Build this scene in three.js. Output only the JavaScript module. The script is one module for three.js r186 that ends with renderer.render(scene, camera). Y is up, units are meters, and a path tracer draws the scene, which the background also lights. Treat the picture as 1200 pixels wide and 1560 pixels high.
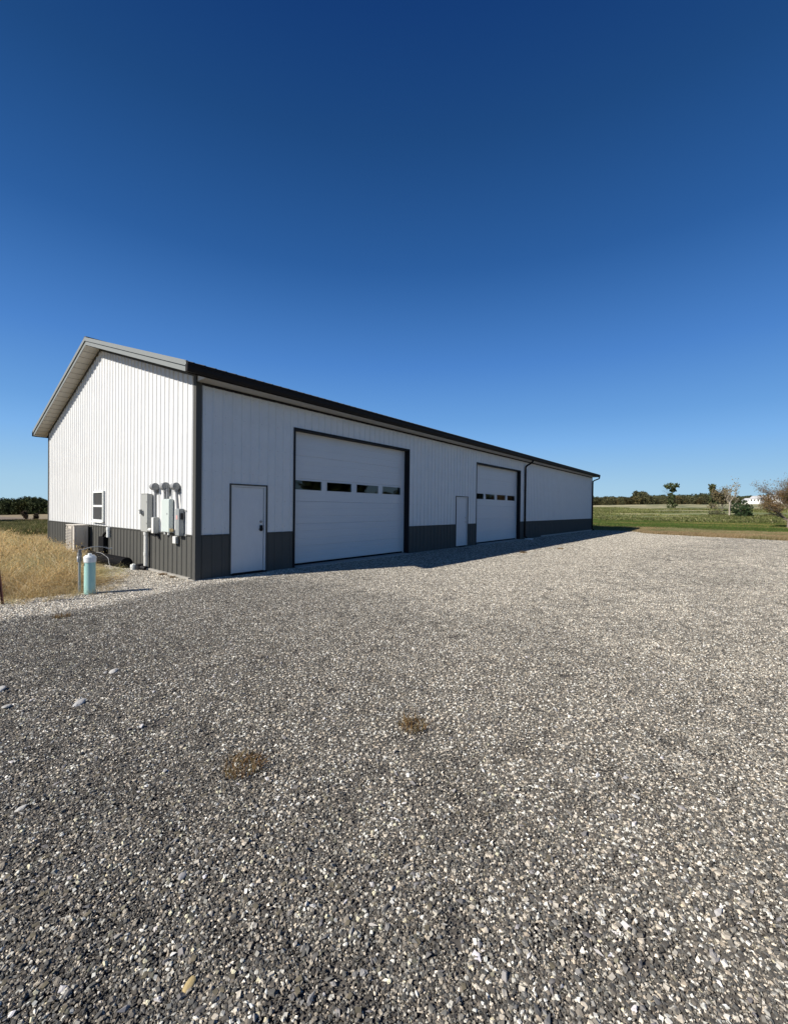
import * as THREE from 'three';
import { mergeGeometries } from 'three/addons/utils/BufferGeometryUtils.js';
import { RoundedBoxGeometry } from 'three/addons/geometries/RoundedBoxGeometry.js';

// ------------------------------------------------------------------ camera, sky, sun, exposure
const scene = new THREE.Scene();
const camera = new THREE.PerspectiveCamera(101.23, 787 / 1024, 0.05, 6000);
camera.position.set(-4.2535, 1.5783, 8.8313);
camera.rotation.set(-0.0085, -0.8886, 0.0114, 'YXZ');
const renderer = new THREE.WebGLRenderer({ antialias: true });
renderer.setSize(787, 1024);
renderer.toneMapping = THREE.LinearToneMapping;
const EXPOSURE = 1.5;
renderer.toneMappingExposure = EXPOSURE;
renderer.shadowMap.enabled = true;

const s2l = (c) => { c /= 255; return c <= 0.04045 ? c / 12.92 : ((c + 0.055) / 1.055) ** 2.4; };
// clear autumn sky: colour by elevation in degrees, the same all the way round
const SKY = [[-90, 150, 150, 145], [-1, 172, 205, 224], [1, 172, 208, 230], [3, 163, 203, 231], [8.3, 126, 179, 234], [11.5, 106, 161, 222], [18.5, 77, 132, 203], [29.5, 45, 95, 160], [41.2, 30, 73, 129], [50, 21, 60, 118], [70, 14, 46, 100], [90, 12, 42, 95]];
function skyTexture() {
  const W = 256, H = 512, d = new Float32Array(W * H * 4);
  for (let r = 0; r < H; r++) {
    const el = ((r + 0.5) / H - 0.5) * 180;
    let i = 0; while (i < SKY.length - 2 && el > SKY[i + 1][0]) i++;
    const a = SKY[i], b = SKY[i + 1], t = Math.min(1, Math.max(0, (el - a[0]) / (b[0] - a[0])));
    for (let c = 0; c < W; c++) for (let k = 0; k < 4; k++) d[(r * W + c) * 4 + k] = k === 3 ? 1 : s2l(a[k + 1] + (b[k + 1] - a[k + 1]) * t) / EXPOSURE;
  }
  const t = new THREE.DataTexture(d, W, H, THREE.RGBAFormat, THREE.FloatType);
  t.mapping = THREE.EquirectangularReflectionMapping; t.magFilter = THREE.LinearFilter; t.needsUpdate = true;
  return t;
}
scene.background = skyTexture(); scene.environment = scene.background;
const SUN_AZ = 21.2 * Math.PI / 180, SUN_EL = 37 * Math.PI / 180;   // light travels towards +x and a little +z
const sunDir = new THREE.Vector3(-Math.cos(SUN_AZ) * Math.cos(SUN_EL), Math.sin(SUN_EL), -Math.sin(SUN_AZ) * Math.cos(SUN_EL));
const sun = new THREE.DirectionalLight(new THREE.Color(1, 0.945, 0.86), 4.9);
sun.position.copy(sunDir).multiplyScalar(120); sun.target.position.set(0, 0, 0);
sun.castShadow = true; sun.shadow.mapSize.set(4096, 4096);
Object.assign(sun.shadow.camera, { left: -60, right: 60, top: 60, bottom: -60, near: 1, far: 300 });
scene.add(sun, sun.target);

// ------------------------------------------------------------------ helpers
function rng(seed) { let a = seed >>> 0; return () => { a = (a + 0x6d2b79f5) | 0; let t = Math.imul(a ^ (a >>> 15), 1 | a); t = (t + Math.imul(t ^ (t >>> 7), 61 | t)) ^ t; return ((t ^ (t >>> 14)) >>> 0) / 4294967296; }; }
const hash = (x, y, s = 0) => { let h = Math.imul(x | 0, 374761393) ^ Math.imul(y | 0, 668265263) ^ Math.imul(s | 0, 974711); h = Math.imul(h ^ (h >>> 13), 1274126177); return ((h ^ (h >>> 16)) >>> 0) / 4294967296; };
function vnoise(x, y, s = 0) { const ix = Math.floor(x), iy = Math.floor(y), fx = x - ix, fy = y - iy, u = fx * fx * (3 - 2 * fx), v = fy * fy * (3 - 2 * fy); return (hash(ix, iy, s) * (1 - u) + hash(ix + 1, iy, s) * u) * (1 - v) + (hash(ix, iy + 1, s) * (1 - u) + hash(ix + 1, iy + 1, s) * u) * v; }
const fbm = (x, y, s = 0, o = 4) => { let a = 0.5, t = 0, n = 0; for (let i = 0; i < o; i++) { t += a * vnoise(x, y, s + i * 7); n += a; a *= 0.5; x *= 2.03; y *= 2.03; } return t / n; };
const smooth = (a, b, x) => { const t = Math.min(1, Math.max(0, (x - a) / (b - a))); return t * t * (3 - 2 * t); };
const mix = (a, b, t) => a + (b - a) * t, mix3 = (a, b, t) => [0, 1, 2].map((i) => mix(a[i], b[i], t));
const used = {};
const numbered = (n) => { const k = used[n] = (used[n] ?? -1) + 1; return k ? n + '_' + String(k).padStart(3, '0') : n; };
function sh(o) { o.traverse?.((m) => { if (m.isMesh) { m.castShadow = true; m.receiveShadow = true; } }); return o; }
function tag(o, label, category, group, kind) { if (label) o.userData.label = label; if (category) o.userData.category = category; if (group) o.userData.group = group; if (kind) o.userData.kind = kind; return o; }
function thing(name, label, category, pos = [0, 0, 0], group) { const g = new THREE.Group(); g.name = numbered(name); g.position.set(...pos); tag(g, label, category, group); scene.add(g); return g; }
function part(name, geos, m, parent) { const g = Array.isArray(geos) ? join(geos) : geos; const o = new THREE.Mesh(g, m); o.name = name; parent.add(o); return sh(o); }
function join(list) { if (list.length === 1) return list[0]; return mergeGeometries(list.map((g) => { g = g.index ? g.toNonIndexed() : g; for (const k of Object.keys(g.attributes)) if (!['position', 'normal', 'uv'].includes(k)) g.deleteAttribute(k); g.clearGroups?.(); return g; })); }
function bx(x0, x1, y0, y1, z0, z1, r = 0) { const w = Math.abs(x1 - x0), h = Math.abs(y1 - y0), d = Math.abs(z1 - z0); const g = r ? new RoundedBoxGeometry(w, h, d, 2, Math.min(r, w / 2.1, h / 2.1, d / 2.1)) : new THREE.BoxGeometry(w, h, d); return g.translate((x0 + x1) / 2, (y0 + y1) / 2, (z0 + z1) / 2); }
function cyl(a, b, r0, r1 = r0, seg = 14, open = false) { const A = new THREE.Vector3(...a), B = new THREE.Vector3(...b), d = B.clone().sub(A), g = new THREE.CylinderGeometry(r1, r0, d.length(), seg, 1, open); g.applyQuaternion(new THREE.Quaternion().setFromUnitVectors(new THREE.Vector3(0, 1, 0), d.normalize())); const c = A.add(B).multiplyScalar(0.5); return g.translate(c.x, c.y, c.z); }
function tube(pts, r, seg = 8, n = 24) { return new THREE.TubeGeometry(new THREE.CatmullRomCurve3(pts.map((p) => new THREE.Vector3(...p))), n, r, seg, false); }
function quads(list) { // flat quads [a,b,c,d] counter-clockwise
  const p = [], uv = []; for (const [a, b, c, d] of list) { p.push(...a, ...b, ...c, ...a, ...c, ...d); uv.push(0, 0, 1, 0, 1, 1, 0, 0, 1, 1, 0, 1); }
  const g = new THREE.BufferGeometry(); g.setAttribute('position', new THREE.Float32BufferAttribute(p, 3)); g.setAttribute('uv', new THREE.Float32BufferAttribute(uv, 2)); g.computeVertexNormals(); return g;
}
function prism(outline, x0, x1) { // outline [[z,y]..] extruded along x
  const s = new THREE.Shape(outline.map(([z, y]) => new THREE.Vector2(z, y))); const g = new THREE.ExtrudeGeometry(s, { depth: x1 - x0, bevelEnabled: false });
  // shape x -> world z, shape y -> world y, extrude -> world x
  g.applyMatrix4(new THREE.Matrix4().set(0, 0, 1, x0, 0, 1, 0, 0, 1, 0, 0, 0, 0, 0, 0, 1)); flip(g); return g;
}
function flip(g) { const n = g.index ? g.toNonIndexed() : g, p = n.attributes.position; for (let i = 0; i < p.count; i += 3) { const a = [p.getX(i + 1), p.getY(i + 1), p.getZ(i + 1)]; p.setXYZ(i + 1, p.getX(i + 2), p.getY(i + 2), p.getZ(i + 2)); p.setXYZ(i + 2, ...a); } if (g.index) { g.setIndex(null); g.attributes.position = p; if (n.attributes.uv) g.attributes.uv = n.attributes.uv; } g.computeVertexNormals(); }
const C = (r, g, b) => new THREE.Color().setRGB(r, g, b);
const phys = (c, rough, o = {}) => new THREE.MeshPhysicalMaterial({ color: C(...c), roughness: rough, metalness: 0, ...o });
const std = (c, rough, o = {}) => new THREE.MeshStandardMaterial({ color: C(...c), roughness: rough, metalness: 0, ...o });
function noiseTex(n, f, srgb) { // f(u,v) -> [r,g,b] 0..1, periodic by construction of f
  const d = new Uint8Array(n * n * 4); for (let y = 0; y < n; y++) for (let x = 0; x < n; x++) { const c = f(x, y, n); const k = (y * n + x) * 4; for (let i = 0; i < 3; i++) d[k + i] = Math.max(0, Math.min(255, c[i] * 255)); d[k + 3] = 255; }
  const t = new THREE.DataTexture(d, n, n); t.magFilter = THREE.LinearFilter; t.wrapS = t.wrapT = THREE.RepeatWrapping; if (srgb) t.colorSpace = THREE.SRGBColorSpace; t.needsUpdate = true; return t;
}
const pn = (x, y, n, k, s) => { const a = x / n * k, b = y / n * k, ix = Math.floor(a), iy = Math.floor(b), fx = a - ix, fy = b - iy, u = fx * fx * (3 - 2 * fx), v = fy * fy * (3 - 2 * fy), H = (i, j) => hash(((i % k) + k) % k, ((j % k) + k) % k, s); return (H(ix, iy) * (1 - u) + H(ix + 1, iy) * u) * (1 - v) + (H(ix, iy + 1) * (1 - u) + H(ix + 1, iy + 1) * u) * v; };

// ------------------------------------------------------------------ materials
const grainTex = noiseTex(512, (x, y, n) => { const g = 0.72 + 0.28 * (0.3 * pn(x, y, n, 24, 3) + 0.35 * pn(x, y, n, 90, 4) + 0.35 * hash(x, y, 5)); return [g, g, g]; }, true);
const wallRough = noiseTex(512, (x, y, n) => { const g = 0.34 + 0.22 * (0.6 * pn(x, y, n, 6, 8) + 0.4 * pn(x, y, n, 60, 9)); return [g, g, g]; });
const dirtTex = noiseTex(512, (x, y, n) => { const a = pn(x, y, n, 9, 12), b = pn(x, y, n, 40, 13), c = hash(x, y, 14); const g = 0.95 + 0.05 * (0.35 * a + 0.3 * b + 0.35 * c); return [g, g * 0.998, g * 0.992]; }, true);
const M = {
  white: std([0.66, 0.665, 0.665], 1, { roughnessMap: wallRough, map: dirtTex }),
  charcoal: phys([0.088, 0.0875, 0.081], 0.75, { map: dirtTex, specularIntensity: 0.2 }),
  trim: phys([0.078, 0.078, 0.074], 0.7, { map: dirtTex, specularIntensity: 0.2 }),
  rake: phys([0.22, 0.235, 0.235], 0.6, { map: dirtTex, specularIntensity: 0.3 }),
  black: phys([0.014, 0.014, 0.016], 0.6, { specularIntensity: 0.3 }),
  gutter: phys([0.016, 0.0135, 0.012], 0.6, { specularIntensity: 0.25 }),
  soffit: std([0.43, 0.415, 0.38], 0.55),
  concrete: std([0.42, 0.4, 0.36], 0.9, { map: grainTex }),
  doorWhite: std([0.63, 0.64, 0.65], 0.5, { map: dirtTex }),
  inner: std([0.12, 0.11, 0.1], 0.9),
  glass: new THREE.MeshPhysicalMaterial({ color: C(0.75, 0.8, 0.8), roughness: 0.02, transmission: 1, thickness: 0, ior: 1.55, specularIntensity: 1 }),
  screen: std([0.03, 0.032, 0.033], 0.9),
  screw: std([0.4, 0.4, 0.4], 0.6),
  rubber: phys([0.012, 0.012, 0.013], 0.9, { specularIntensity: 0.1 }),
  steel: std([0.55, 0.55, 0.54], 0.35, { metalness: 0.9 }),
  galv: std([0.36, 0.37, 0.37], 0.5, { metalness: 0.35, map: grainTex }),
  boxGray: std([0.35, 0.36, 0.35], 0.45, { map: dirtTex }),
  boxDark: std([0.25, 0.27, 0.275], 0.45, { map: dirtTex }),
  boxTeal: std([0.5, 0.56, 0.545], 0.45, { map: dirtTex }),
  pvcGray: std([0.22, 0.225, 0.23], 0.55),
  pvcLight: std([0.6, 0.6, 0.57], 0.5),
  pvcWhite: std([0.72, 0.74, 0.72], 0.42),
  teal: std([0.34, 0.58, 0.54], 0.38, { map: dirtTex }),
  acBeige: std([0.5, 0.465, 0.415], 0.55, { map: dirtTex }),
  acDark: std([0.2, 0.19, 0.18], 0.6),
  sticker: std([0.5, 0.27, 0.25], 0.6),
  brass: std([0.42, 0.34, 0.2], 0.4, { metalness: 0.6 }),
  rust: std([0.075, 0.022, 0.018], 0.75),
};

// ------------------------------------------------------------------ ground
const terrain = (x, z) => { const e = Math.max(0, x - 31), n = Math.max(0, -z - 20), far = Math.max(0, Math.hypot(x, z) - 700); let y = 0; y += 0.0225 * e * smooth(0, 12, e); y -= 0.0145 * n * smooth(0, 15, n); const r = Math.min(1, (Math.max(e, n) / 60)); y += r * (fbm(x / 70, z / 70, 31) - 0.5) * 1.6; return Math.max(-60, Math.min(60, y)) - far * 0.0; };
const bandN = (x, z, s) => (fbm(x / 9, z / 22, s, 3) - 0.5);
function groundColor(x, z) {
  const DRY = [0.3, 0.235, 0.125], TAN = [0.34, 0.27, 0.165], GREEN = [0.09, 0.15, 0.026], DARKG = [0.06, 0.07, 0.022], OLIVE = [0.16, 0.15, 0.06], SOIL = [0.17, 0.13, 0.09];
  let c = DRY;
  if (x > 20) {
    const b = x + bandN(x, z, 41) * 4 + z * 0.05, k = fbm(x / 14, z / 40, 43, 4), w = fbm(x / 3, z / 9, 44, 3);
    c = mix3([0.26, 0.2, 0.11], [0.36, 0.28, 0.15], w);
    c = mix3(c, mix3(GREEN, [0.11, 0.145, 0.035], w), smooth(36.2, 37.6, b));
    c = mix3(c, mix3(mix3([0.09, 0.115, 0.03], OLIVE, w), TAN, smooth(0.46, 0.6, k) * 0.7), smooth(56, 58.5, b));
    c = mix3(c, mix3([0.13, 0.17, 0.042], [0.2, 0.22, 0.07], w), smooth(72, 76, b + 6 * (k - 0.5)));
    c = mix3(c, mix3([0.17, 0.18, 0.068], [0.45, 0.4, 0.22], smooth(0.42, 0.62, fbm(x / 16, z / 6 + x / 40, 45, 3))), smooth(100, 110, b));
    const row = smooth(0.56, 0.68, fbm((x + 0.45 * z + 3 * k) / 5.5, z / 70, 48, 2)) * smooth(58, 64, b); c = mix3(c, [0.46, 0.41, 0.22], row * 0.8);
  } else if (z < -2) {
    const k = fbm(x / 5, z / 8, 46, 4), d = -z + bandN(x, z, 47) * 6;
    c = mix3([0.2, 0.155, 0.075], [0.34, 0.26, 0.13], k);
    c = mix3(c, mix3(DARKG, [0.12, 0.13, 0.045], k), smooth(17, 22, d));
    c = mix3(c, mix3([0.33, 0.27, 0.15], [0.2, 0.2, 0.08], smooth(0.5, 0.7, k)), smooth(62, 68, d));
    c = mix3(c, mix3(SOIL, [0.3, 0.22, 0.15], k), smooth(95, 110, d));
  }
  return c;
}
{ // one sheet out to the horizon: rings that widen with distance, finer where the camera looks
  const cx = -4.25, cz = 8.83, radii = [0]; for (let r = 1.5; r < 4000; r *= 1.024) radii.push(r);
  const ang = []; const f0 = Math.atan2(-0.63, 0.776); for (let i = 0; i <= 500; i++) ang.push(f0 - 1.05 + 2.1 * i / 500); for (let i = 1; i < 60; i++) ang.push(f0 + 1.05 + (2 * Math.PI - 2.1) * i / 60);
  const A = ang.length, p = [], c = [], uv = [], idx = [];
  for (const r of radii) for (const a of ang) { const x = cx + r * Math.cos(a), z = cz + r * Math.sin(a); p.push(x, terrain(x, z) - 0.03, z); const k = groundColor(x, z); c.push(...k, 1); uv.push(x / 3.1, z / 3.1); }
  for (let i = 0; i < radii.length - 1; i++) for (let j = 0; j < A; j++) { const a = i * A + j, b = i * A + (j + 1) % A, d = a + A, e = b + A; idx.push(a, b, e, a, e, d); }
  const g = new THREE.BufferGeometry(); g.setAttribute('position', new THREE.Float32BufferAttribute(p, 3)); g.setAttribute('color', new THREE.Float32BufferAttribute(c, 4)); g.setAttribute('uv', new THREE.Float32BufferAttribute(uv, 2)); g.setIndex(idx); g.computeVertexNormals();
  const o = new THREE.Mesh(g, new THREE.MeshStandardMaterial({ vertexColors: true, roughness: 1, map: grainTex, side: THREE.DoubleSide })); o.name = 'ground'; scene.add(sh(o)); tag(o, 'dry grass and green farm fields stretching out to the horizon', 'ground', null, 'structure');
}
const YARD = [[-14, 0.9], [-6, -0.1], [-3.9, -0.45], [-2.97, -0.5], [-2.72, -0.27], [-2.25, -0.26], [-1.9, -0.33], [-1.5, -0.75], [-1.15, -1.3], [-0.95, -1.9], [-0.8, -2.6], [-0.6, -3.3], [-0.3, -4.0], [0.3, -4.2], [32.2, -0.3], [33.2, 1.2], [32.6, 2.9], [30.2, 4.1], [29.3, 6], [28.8, 8.2], [28.2, 11.2], [27.2, 15], [26, 22], [25, 34], [-14, 34]];
const inPoly = (x, z, P) => { let k = false; for (let i = 0, j = P.length - 1; i < P.length; j = i++) { const [a, b] = P[i], [c, d] = P[j]; if ((b > z) !== (d > z) && x < (c - a) * (z - b) / (d - b) + a) k = !k; } return k; };
{ const s = new THREE.Shape(YARD.map(([x, z]) => new THREE.Vector2(x, -z))); const g = new THREE.ShapeGeometry(s).rotateX(-Math.PI / 2); const u = g.attributes.uv, p = g.attributes.position; for (let i = 0; i < p.count; i++) u.setXY(i, p.getX(i) / 0.8, p.getZ(i) / 0.8);
  const o = new THREE.Mesh(g, std([0.12, 0.108, 0.095], 1, { map: grainTex })); o.name = 'gravel_yard'; o.position.y = -0.006; scene.add(sh(o)); tag(o, 'wide grey gravel yard in front of the white metal building', 'gravel yard', null, 'structure'); }

// ------------------------------------------------------------------ the building
const L = 31.31, W = 11.985, EAVE = 4.2, HW = 0.952, SL = 0.318, OV = 0.385, ridgeZ = -W / 2;
const roofTop = (z) => 4.4 + SL * (z > ridgeZ ? 0.5 - z : z - (2 * ridgeZ - 0.5));      // upper face of the roof edge
const B = thing('metal_building', 'long white ribbed steel building with charcoal wainscot and two overhead doors', 'building');
const PITCH = 0.2286;
// outline of the ribbed sheet between s0 and s1; ribs stand at off + n * PITCH
function profile(s0, s1, off) {
  const pts = [[s0, 0]]; const H = 0.0215, b = 0.029, t = 0.010;
  for (let n = Math.floor((s0 - off) / PITCH) - 1; off + n * PITCH < s1 + 0.1; n++) { const c = off + n * PITCH; for (const [d, h] of [[-b, 0], [-t, H], [t, H], [b, 0], [PITCH * 0.36, 0], [PITCH * 0.39, 0.0025], [PITCH * 0.42, 0], [PITCH * 0.58, 0], [PITCH * 0.61, 0.0025], [PITCH * 0.64, 0]]) if (c + d > s0 + 1e-4 && c + d < s1 - 1e-4) pts.push([c + d, h]); }
  pts.push([s1, 0]); return pts;
}
function ribbed(s0, s1, off, y0, y1, place) { // place(s, d, y) -> [x,y,z]; y0,y1 numbers or functions of s
  const P = s0 < s1 ? profile(s0, s1, off) : profile(s1, s0, off).reverse(), f = (y, s) => (typeof y === 'function' ? y(s) : y), q = [];
  for (let i = 0; i < P.length - 1; i++) { const [a, da] = P[i], [b, db] = P[i + 1]; q.push([place(a, da, f(y0, a)), place(b, db, f(y0, b)), place(b, db, f(y1, b)), place(a, da, f(y1, a))]); }
  const g = quads(q), u = g.attributes.uv, p = g.attributes.position; for (let i = 0; i < p.count; i++) u.setXY(i, (p.getX(i) + p.getZ(i)) / 2.3, p.getY(i) / 2.3); return g;
}
const cuts = (a, b, off) => { const r = [a]; for (let s = off + PITCH / 2; s < b - 0.05; s += PITCH * 4) if (s > a + 0.05) r.push(s); r.push(b); return r; };
const front = (s, d, y) => [s, y, d], gable = (s, d, y) => [-d, y, -s];
const OPEN = [{ a: 0.757, b: 1.73, t: 2.1 }, { a: 2.504, b: 7.43, t: 3.633 }, { a: 10.58, b: 11.58, t: 2.116 }, { a: 12.277, b: 17.14, t: 3.646 }];
const gableTop = (s) => roofTop(-s) - 0.2;
{ // sheets of the front wall
  const marks = [...new Set([...cuts(0, L, 0.1399), ...OPEN.flatMap((o) => [o.a, o.b])])].sort((p, q) => p - q);
  for (let i = 0; i < marks.length - 1; i++) { const a = marks[i], b = marks[i + 1]; if (b - a < 0.004) continue; const o = OPEN.find((k) => (a + b) / 2 > k.a && (a + b) / 2 < k.b);
    part('wall_panel', ribbed(a, b, 0.1399, o ? o.t : HW, EAVE, front), M.white, B);
    if (!o) part('wainscot_panel', ribbed(a, b, 0.1399, 0.02, HW, front), M.charcoal, B); }
  const gm = cuts(0, W, 0.1804);
  for (let i = 0; i < gm.length - 1; i++) {
    part('wall_panel', ribbed(gm[i + 1], gm[i], 0.1804, HW, gableTop, (s, d, y) => gable(s, d, y)), M.white, B);
    part('wainscot_panel', ribbed(gm[i + 1], gm[i], 0.1804, 0.02, HW, gable), M.charcoal, B);
  }
}
// wall core, roof and interior: closed so that light enters only through the glass
part('wall_core', [
  ...(() => { const r = []; let x = 0.03; for (const o of OPEN) { r.push(bx(x, o.a, -0.1, EAVE, -0.12, -0.006)); r.push(bx(o.a, o.b, o.t, EAVE, -0.12, -0.006)); x = o.b; } r.push(bx(x, L - 0.03, -0.1, EAVE, -0.12, -0.006)); return r; })(),
  bx(0.006, 0.1, -0.1, EAVE, -W + 0.03, -0.121), bx(L - 0.1, L - 0.006, -0.1, EAVE, -W + 0.03, -0.121), bx(0.101, L - 0.101, -0.1, EAVE, -W + 0.03, -W + 0.12),
  prism([[-0.13, EAVE + 0.002], [-0.13, gableTop(0.13) - 0.02], [ridgeZ, gableTop(-ridgeZ) - 0.02], [-W + 0.13, gableTop(0.13) - 0.02], [-W + 0.13, EAVE + 0.002]], 0.007, 0.1),
  prism([[-0.13, EAVE + 0.002], [-0.13, gableTop(0.13) - 0.02], [ridgeZ, gableTop(-ridgeZ) - 0.02], [-W + 0.13, gableTop(0.13) - 0.02], [-W + 0.13, EAVE + 0.002]], L - 0.1, L - 0.007)], M.inner, B);
part('interior_floor', bx(0.1, L - 0.1, -0.1, 0.03, -W + 0.12, -0.2), M.concrete, B);
// far gable and back wall sheets
for (const [a, b] of [[0, 6], [6, W]]) part('wall_panel', ribbed(a, b, 0.1804, 0.02, gableTop, (s, d, y) => [L + d, y, -s]), M.white, B);
for (let k = 0; k < 4; k++) part('wall_panel', ribbed(L * (k + 1) / 4, L * k / 4, 0.1399, 0.02, EAVE, (s, d, y) => [s, y, -W - d]), M.white, B);
{ // painted screw heads beside the ribs, on the girt lines
  const f = [], g = [], one = (x, y, z, gab) => { const c = new THREE.CylinderGeometry(0.0065, 0.008, 0.007, 6); c.rotateX(Math.PI / 2); if (gab) c.rotateY(-Math.PI / 2); return c.translate(x, y, z); };
  for (const y of [1.1, 1.72, 2.34, 2.96, 3.55, 4.08]) for (let x = 0.1399 + 0.05; x < L; x += PITCH) { if (OPEN.some((o) => x > o.a - 0.02 && x < o.b + 0.02 && y < o.t + 0.02)) continue; f.push(one(x, y, 0.004, false)); }
  for (const y of [1.1, 1.72, 2.34, 2.96, 3.58, 4.2, 4.82, 5.44]) for (let z = 0.1804 + 0.05; z < W; z += PITCH) if (y < gableTop(z) - 0.1) g.push(one(-0.004, y, -z, true));
  for (const l of [f, g]) part('screw_heads', l, M.screw, B).userData.kind = 'stuff'; }
// concrete foundation edge
part('foundation', [bx(-0.06, L + 0.04, -0.3, 0.018, -0.2, 0.04), bx(-0.06, 0.1, -0.3, 0.045, -W - 0.04, -0.2)], M.concrete, B);
part('skirt_board', bx(20.2, L - 0.05, 0.02, 0.1, 0.019, 0.045), std([0.45, 0.42, 0.38], 0.8, { map: grainTex }), B);
// corner trim: two legs with a hemmed edge
const corner = (x, z, sx, sz, m = M.trim) => part('corner_trim', [bx(x, x + sx * 0.1, 0.015, EAVE - 0.002, z + sz * 0.0225, z + sz * 0.026), bx(x - sx * 0.022, x - sx * 0.026, 0.015, roofTop(0) - 0.22, z + sz * 0.026, z - sz * 0.1), bx(x - sx * 0.022, x, 0.015, EAVE - 0.002, z + sz * 0.0225, z + sz * 0.0255)], m, B);
corner(0, 0, 1, 1); corner(L, 0, -1, 1); corner(0, -W, 1, -1); corner(L, -W, -1, -1);
// trim between wainscot and wall, split at the openings
{ const segs = []; let x = 0.1; for (const o of OPEN) { segs.push([x, o.a]); x = o.b; } segs.push([x, L - 0.1]); for (const [a, b] of segs) part('wainscot_trim', [bx(a, b, HW - 0.012, HW + 0.012, 0.001, 0.0235), bx(a, b, HW - 0.012, HW - 0.008, 0.0236, 0.03)], M.trim, B);
  part('wainscot_trim', bx(-0.0235, -0.001, HW - 0.012, HW + 0.012, -W + 0.1, -0.1), M.trim, B); }
// soffits
part('eave_soffit', [bx(0.001, L - 0.001, EAVE, EAVE + 0.012, 0.001, OV)], M.soffit, B);
part('frieze_trim', [bx(0.1, L - 0.1, EAVE - 0.05, EAVE - 0.001, 0.001, 0.03)], M.black, B);
{ // vented soffit panels under the near rake, one by one down both slopes
  const n = 41, len = W / 2 + OV - 0.02;
  for (const side of [0, 1]) for (let k = 0; k < n; k++) { const u0 = 0.0 + len * k / n + 0.004, u1 = len * (k + 1) / n - 0.004, z0 = side ? -u0 + OV : -W - OV + u0, z1 = side ? -u1 + OV : -W - OV + u1; const dy = 0.006 * (k % 2), y = (z) => roofTop(z) - 0.2 + dy; part('soffit_panel', quads([[[-OV, y(z0), z0], [-0.002, y(z0), z0], [-0.002, y(z1), z1], [-OV, y(z1), z1]]]), M.soffit, B); }
  part('soffit_channel', [prism([[-0.02, roofTop(-0.02) - 0.262], [-0.02, roofTop(-0.02) - 0.203], [ridgeZ, roofTop(ridgeZ) - 0.203], [ridgeZ, roofTop(ridgeZ) - 0.262]], -0.03, -0.022), prism([[-W + 0.02, roofTop(-W) - 0.262], [ridgeZ, roofTop(ridgeZ) - 0.262], [ridgeZ, roofTop(ridgeZ) - 0.203], [-W + 0.02, roofTop(-W) - 0.203]], -0.03, -0.022)], M.trim, B);
}
// roof: two slopes in 0.91 m sheets with standing ribs
for (let x = -OV; x < L + OV - 0.01; x += 0.9144) { const x1 = Math.min(x + 0.9144, L + OV); for (const s of [0, 1]) { const off = x + PITCH / 2; const g = ribbed(x, x1, off, 0, 1, (u, d, v) => { const z = s ? -W - 0.5 + 0.06 + v * (W / 2 + 0.44) : 0.44 - v * (W / 2 + 0.44); return [u, roofTop(z) + d - 0.004, z]; }); part('roof_panel', g, M.trim, B); } }
part('roof_deck', [prism([[OV - 0.01, roofTop(OV) - 0.03], [OV - 0.01, roofTop(OV) - 0.13], [ridgeZ, roofTop(ridgeZ) - 0.13], [-W - OV + 0.01, roofTop(-W - OV) - 0.13], [-W - OV + 0.01, roofTop(-W - OV) - 0.03], [ridgeZ, roofTop(ridgeZ) - 0.03]], -OV + 0.03, L + OV - 0.03)], M.inner, B);
part('ridge_cap', [prism([[ridgeZ, roofTop(ridgeZ) + 0.045], [ridgeZ + 0.16, roofTop(ridgeZ) - 0.002], [ridgeZ + 0.16, roofTop(ridgeZ) - 0.02], [ridgeZ - 0.16, roofTop(ridgeZ) - 0.02], [ridgeZ - 0.16, roofTop(ridgeZ) - 0.002]], -OV - 0.03, L + OV + 0.03)], M.trim, B);
// rake trim, two stepped strips on each slope of both gables
for (const [x0, x1, x2] of [[-OV - 0.034, -OV - 0.006, -OV + 0.006], [L + OV + 0.034, L + OV + 0.006, L + OV - 0.006]]) for (const s of [0, 1]) {
  const zA = s ? -W - 0.42 : 0.42, strip = (t, b) => { const a = [[zA, roofTop(zA) + t], [zA, roofTop(zA) + b], [ridgeZ, roofTop(ridgeZ) + b], [ridgeZ, roofTop(ridgeZ) + t]]; return s ? a.reverse() : a; };
  const X = (a, b) => [Math.min(a, b), Math.max(a, b)];
  part('rake_trim', [prism(strip(0.02, -0.085), ...X(x0, x2)), prism(strip(-0.088, -0.2), ...X(x1, x2))], M.rake, B);
}
// eave ends of the overhang
for (const x of [0.0005, L - 0.0185]) part('eave_return', prism([[0.03, EAVE + 0.013], [OV - 0.003, EAVE + 0.013], [OV - 0.003, roofTop(OV) - 0.201], [0.03, roofTop(0.03) - 0.201]], x, x + 0.018), M.white, B);
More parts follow.
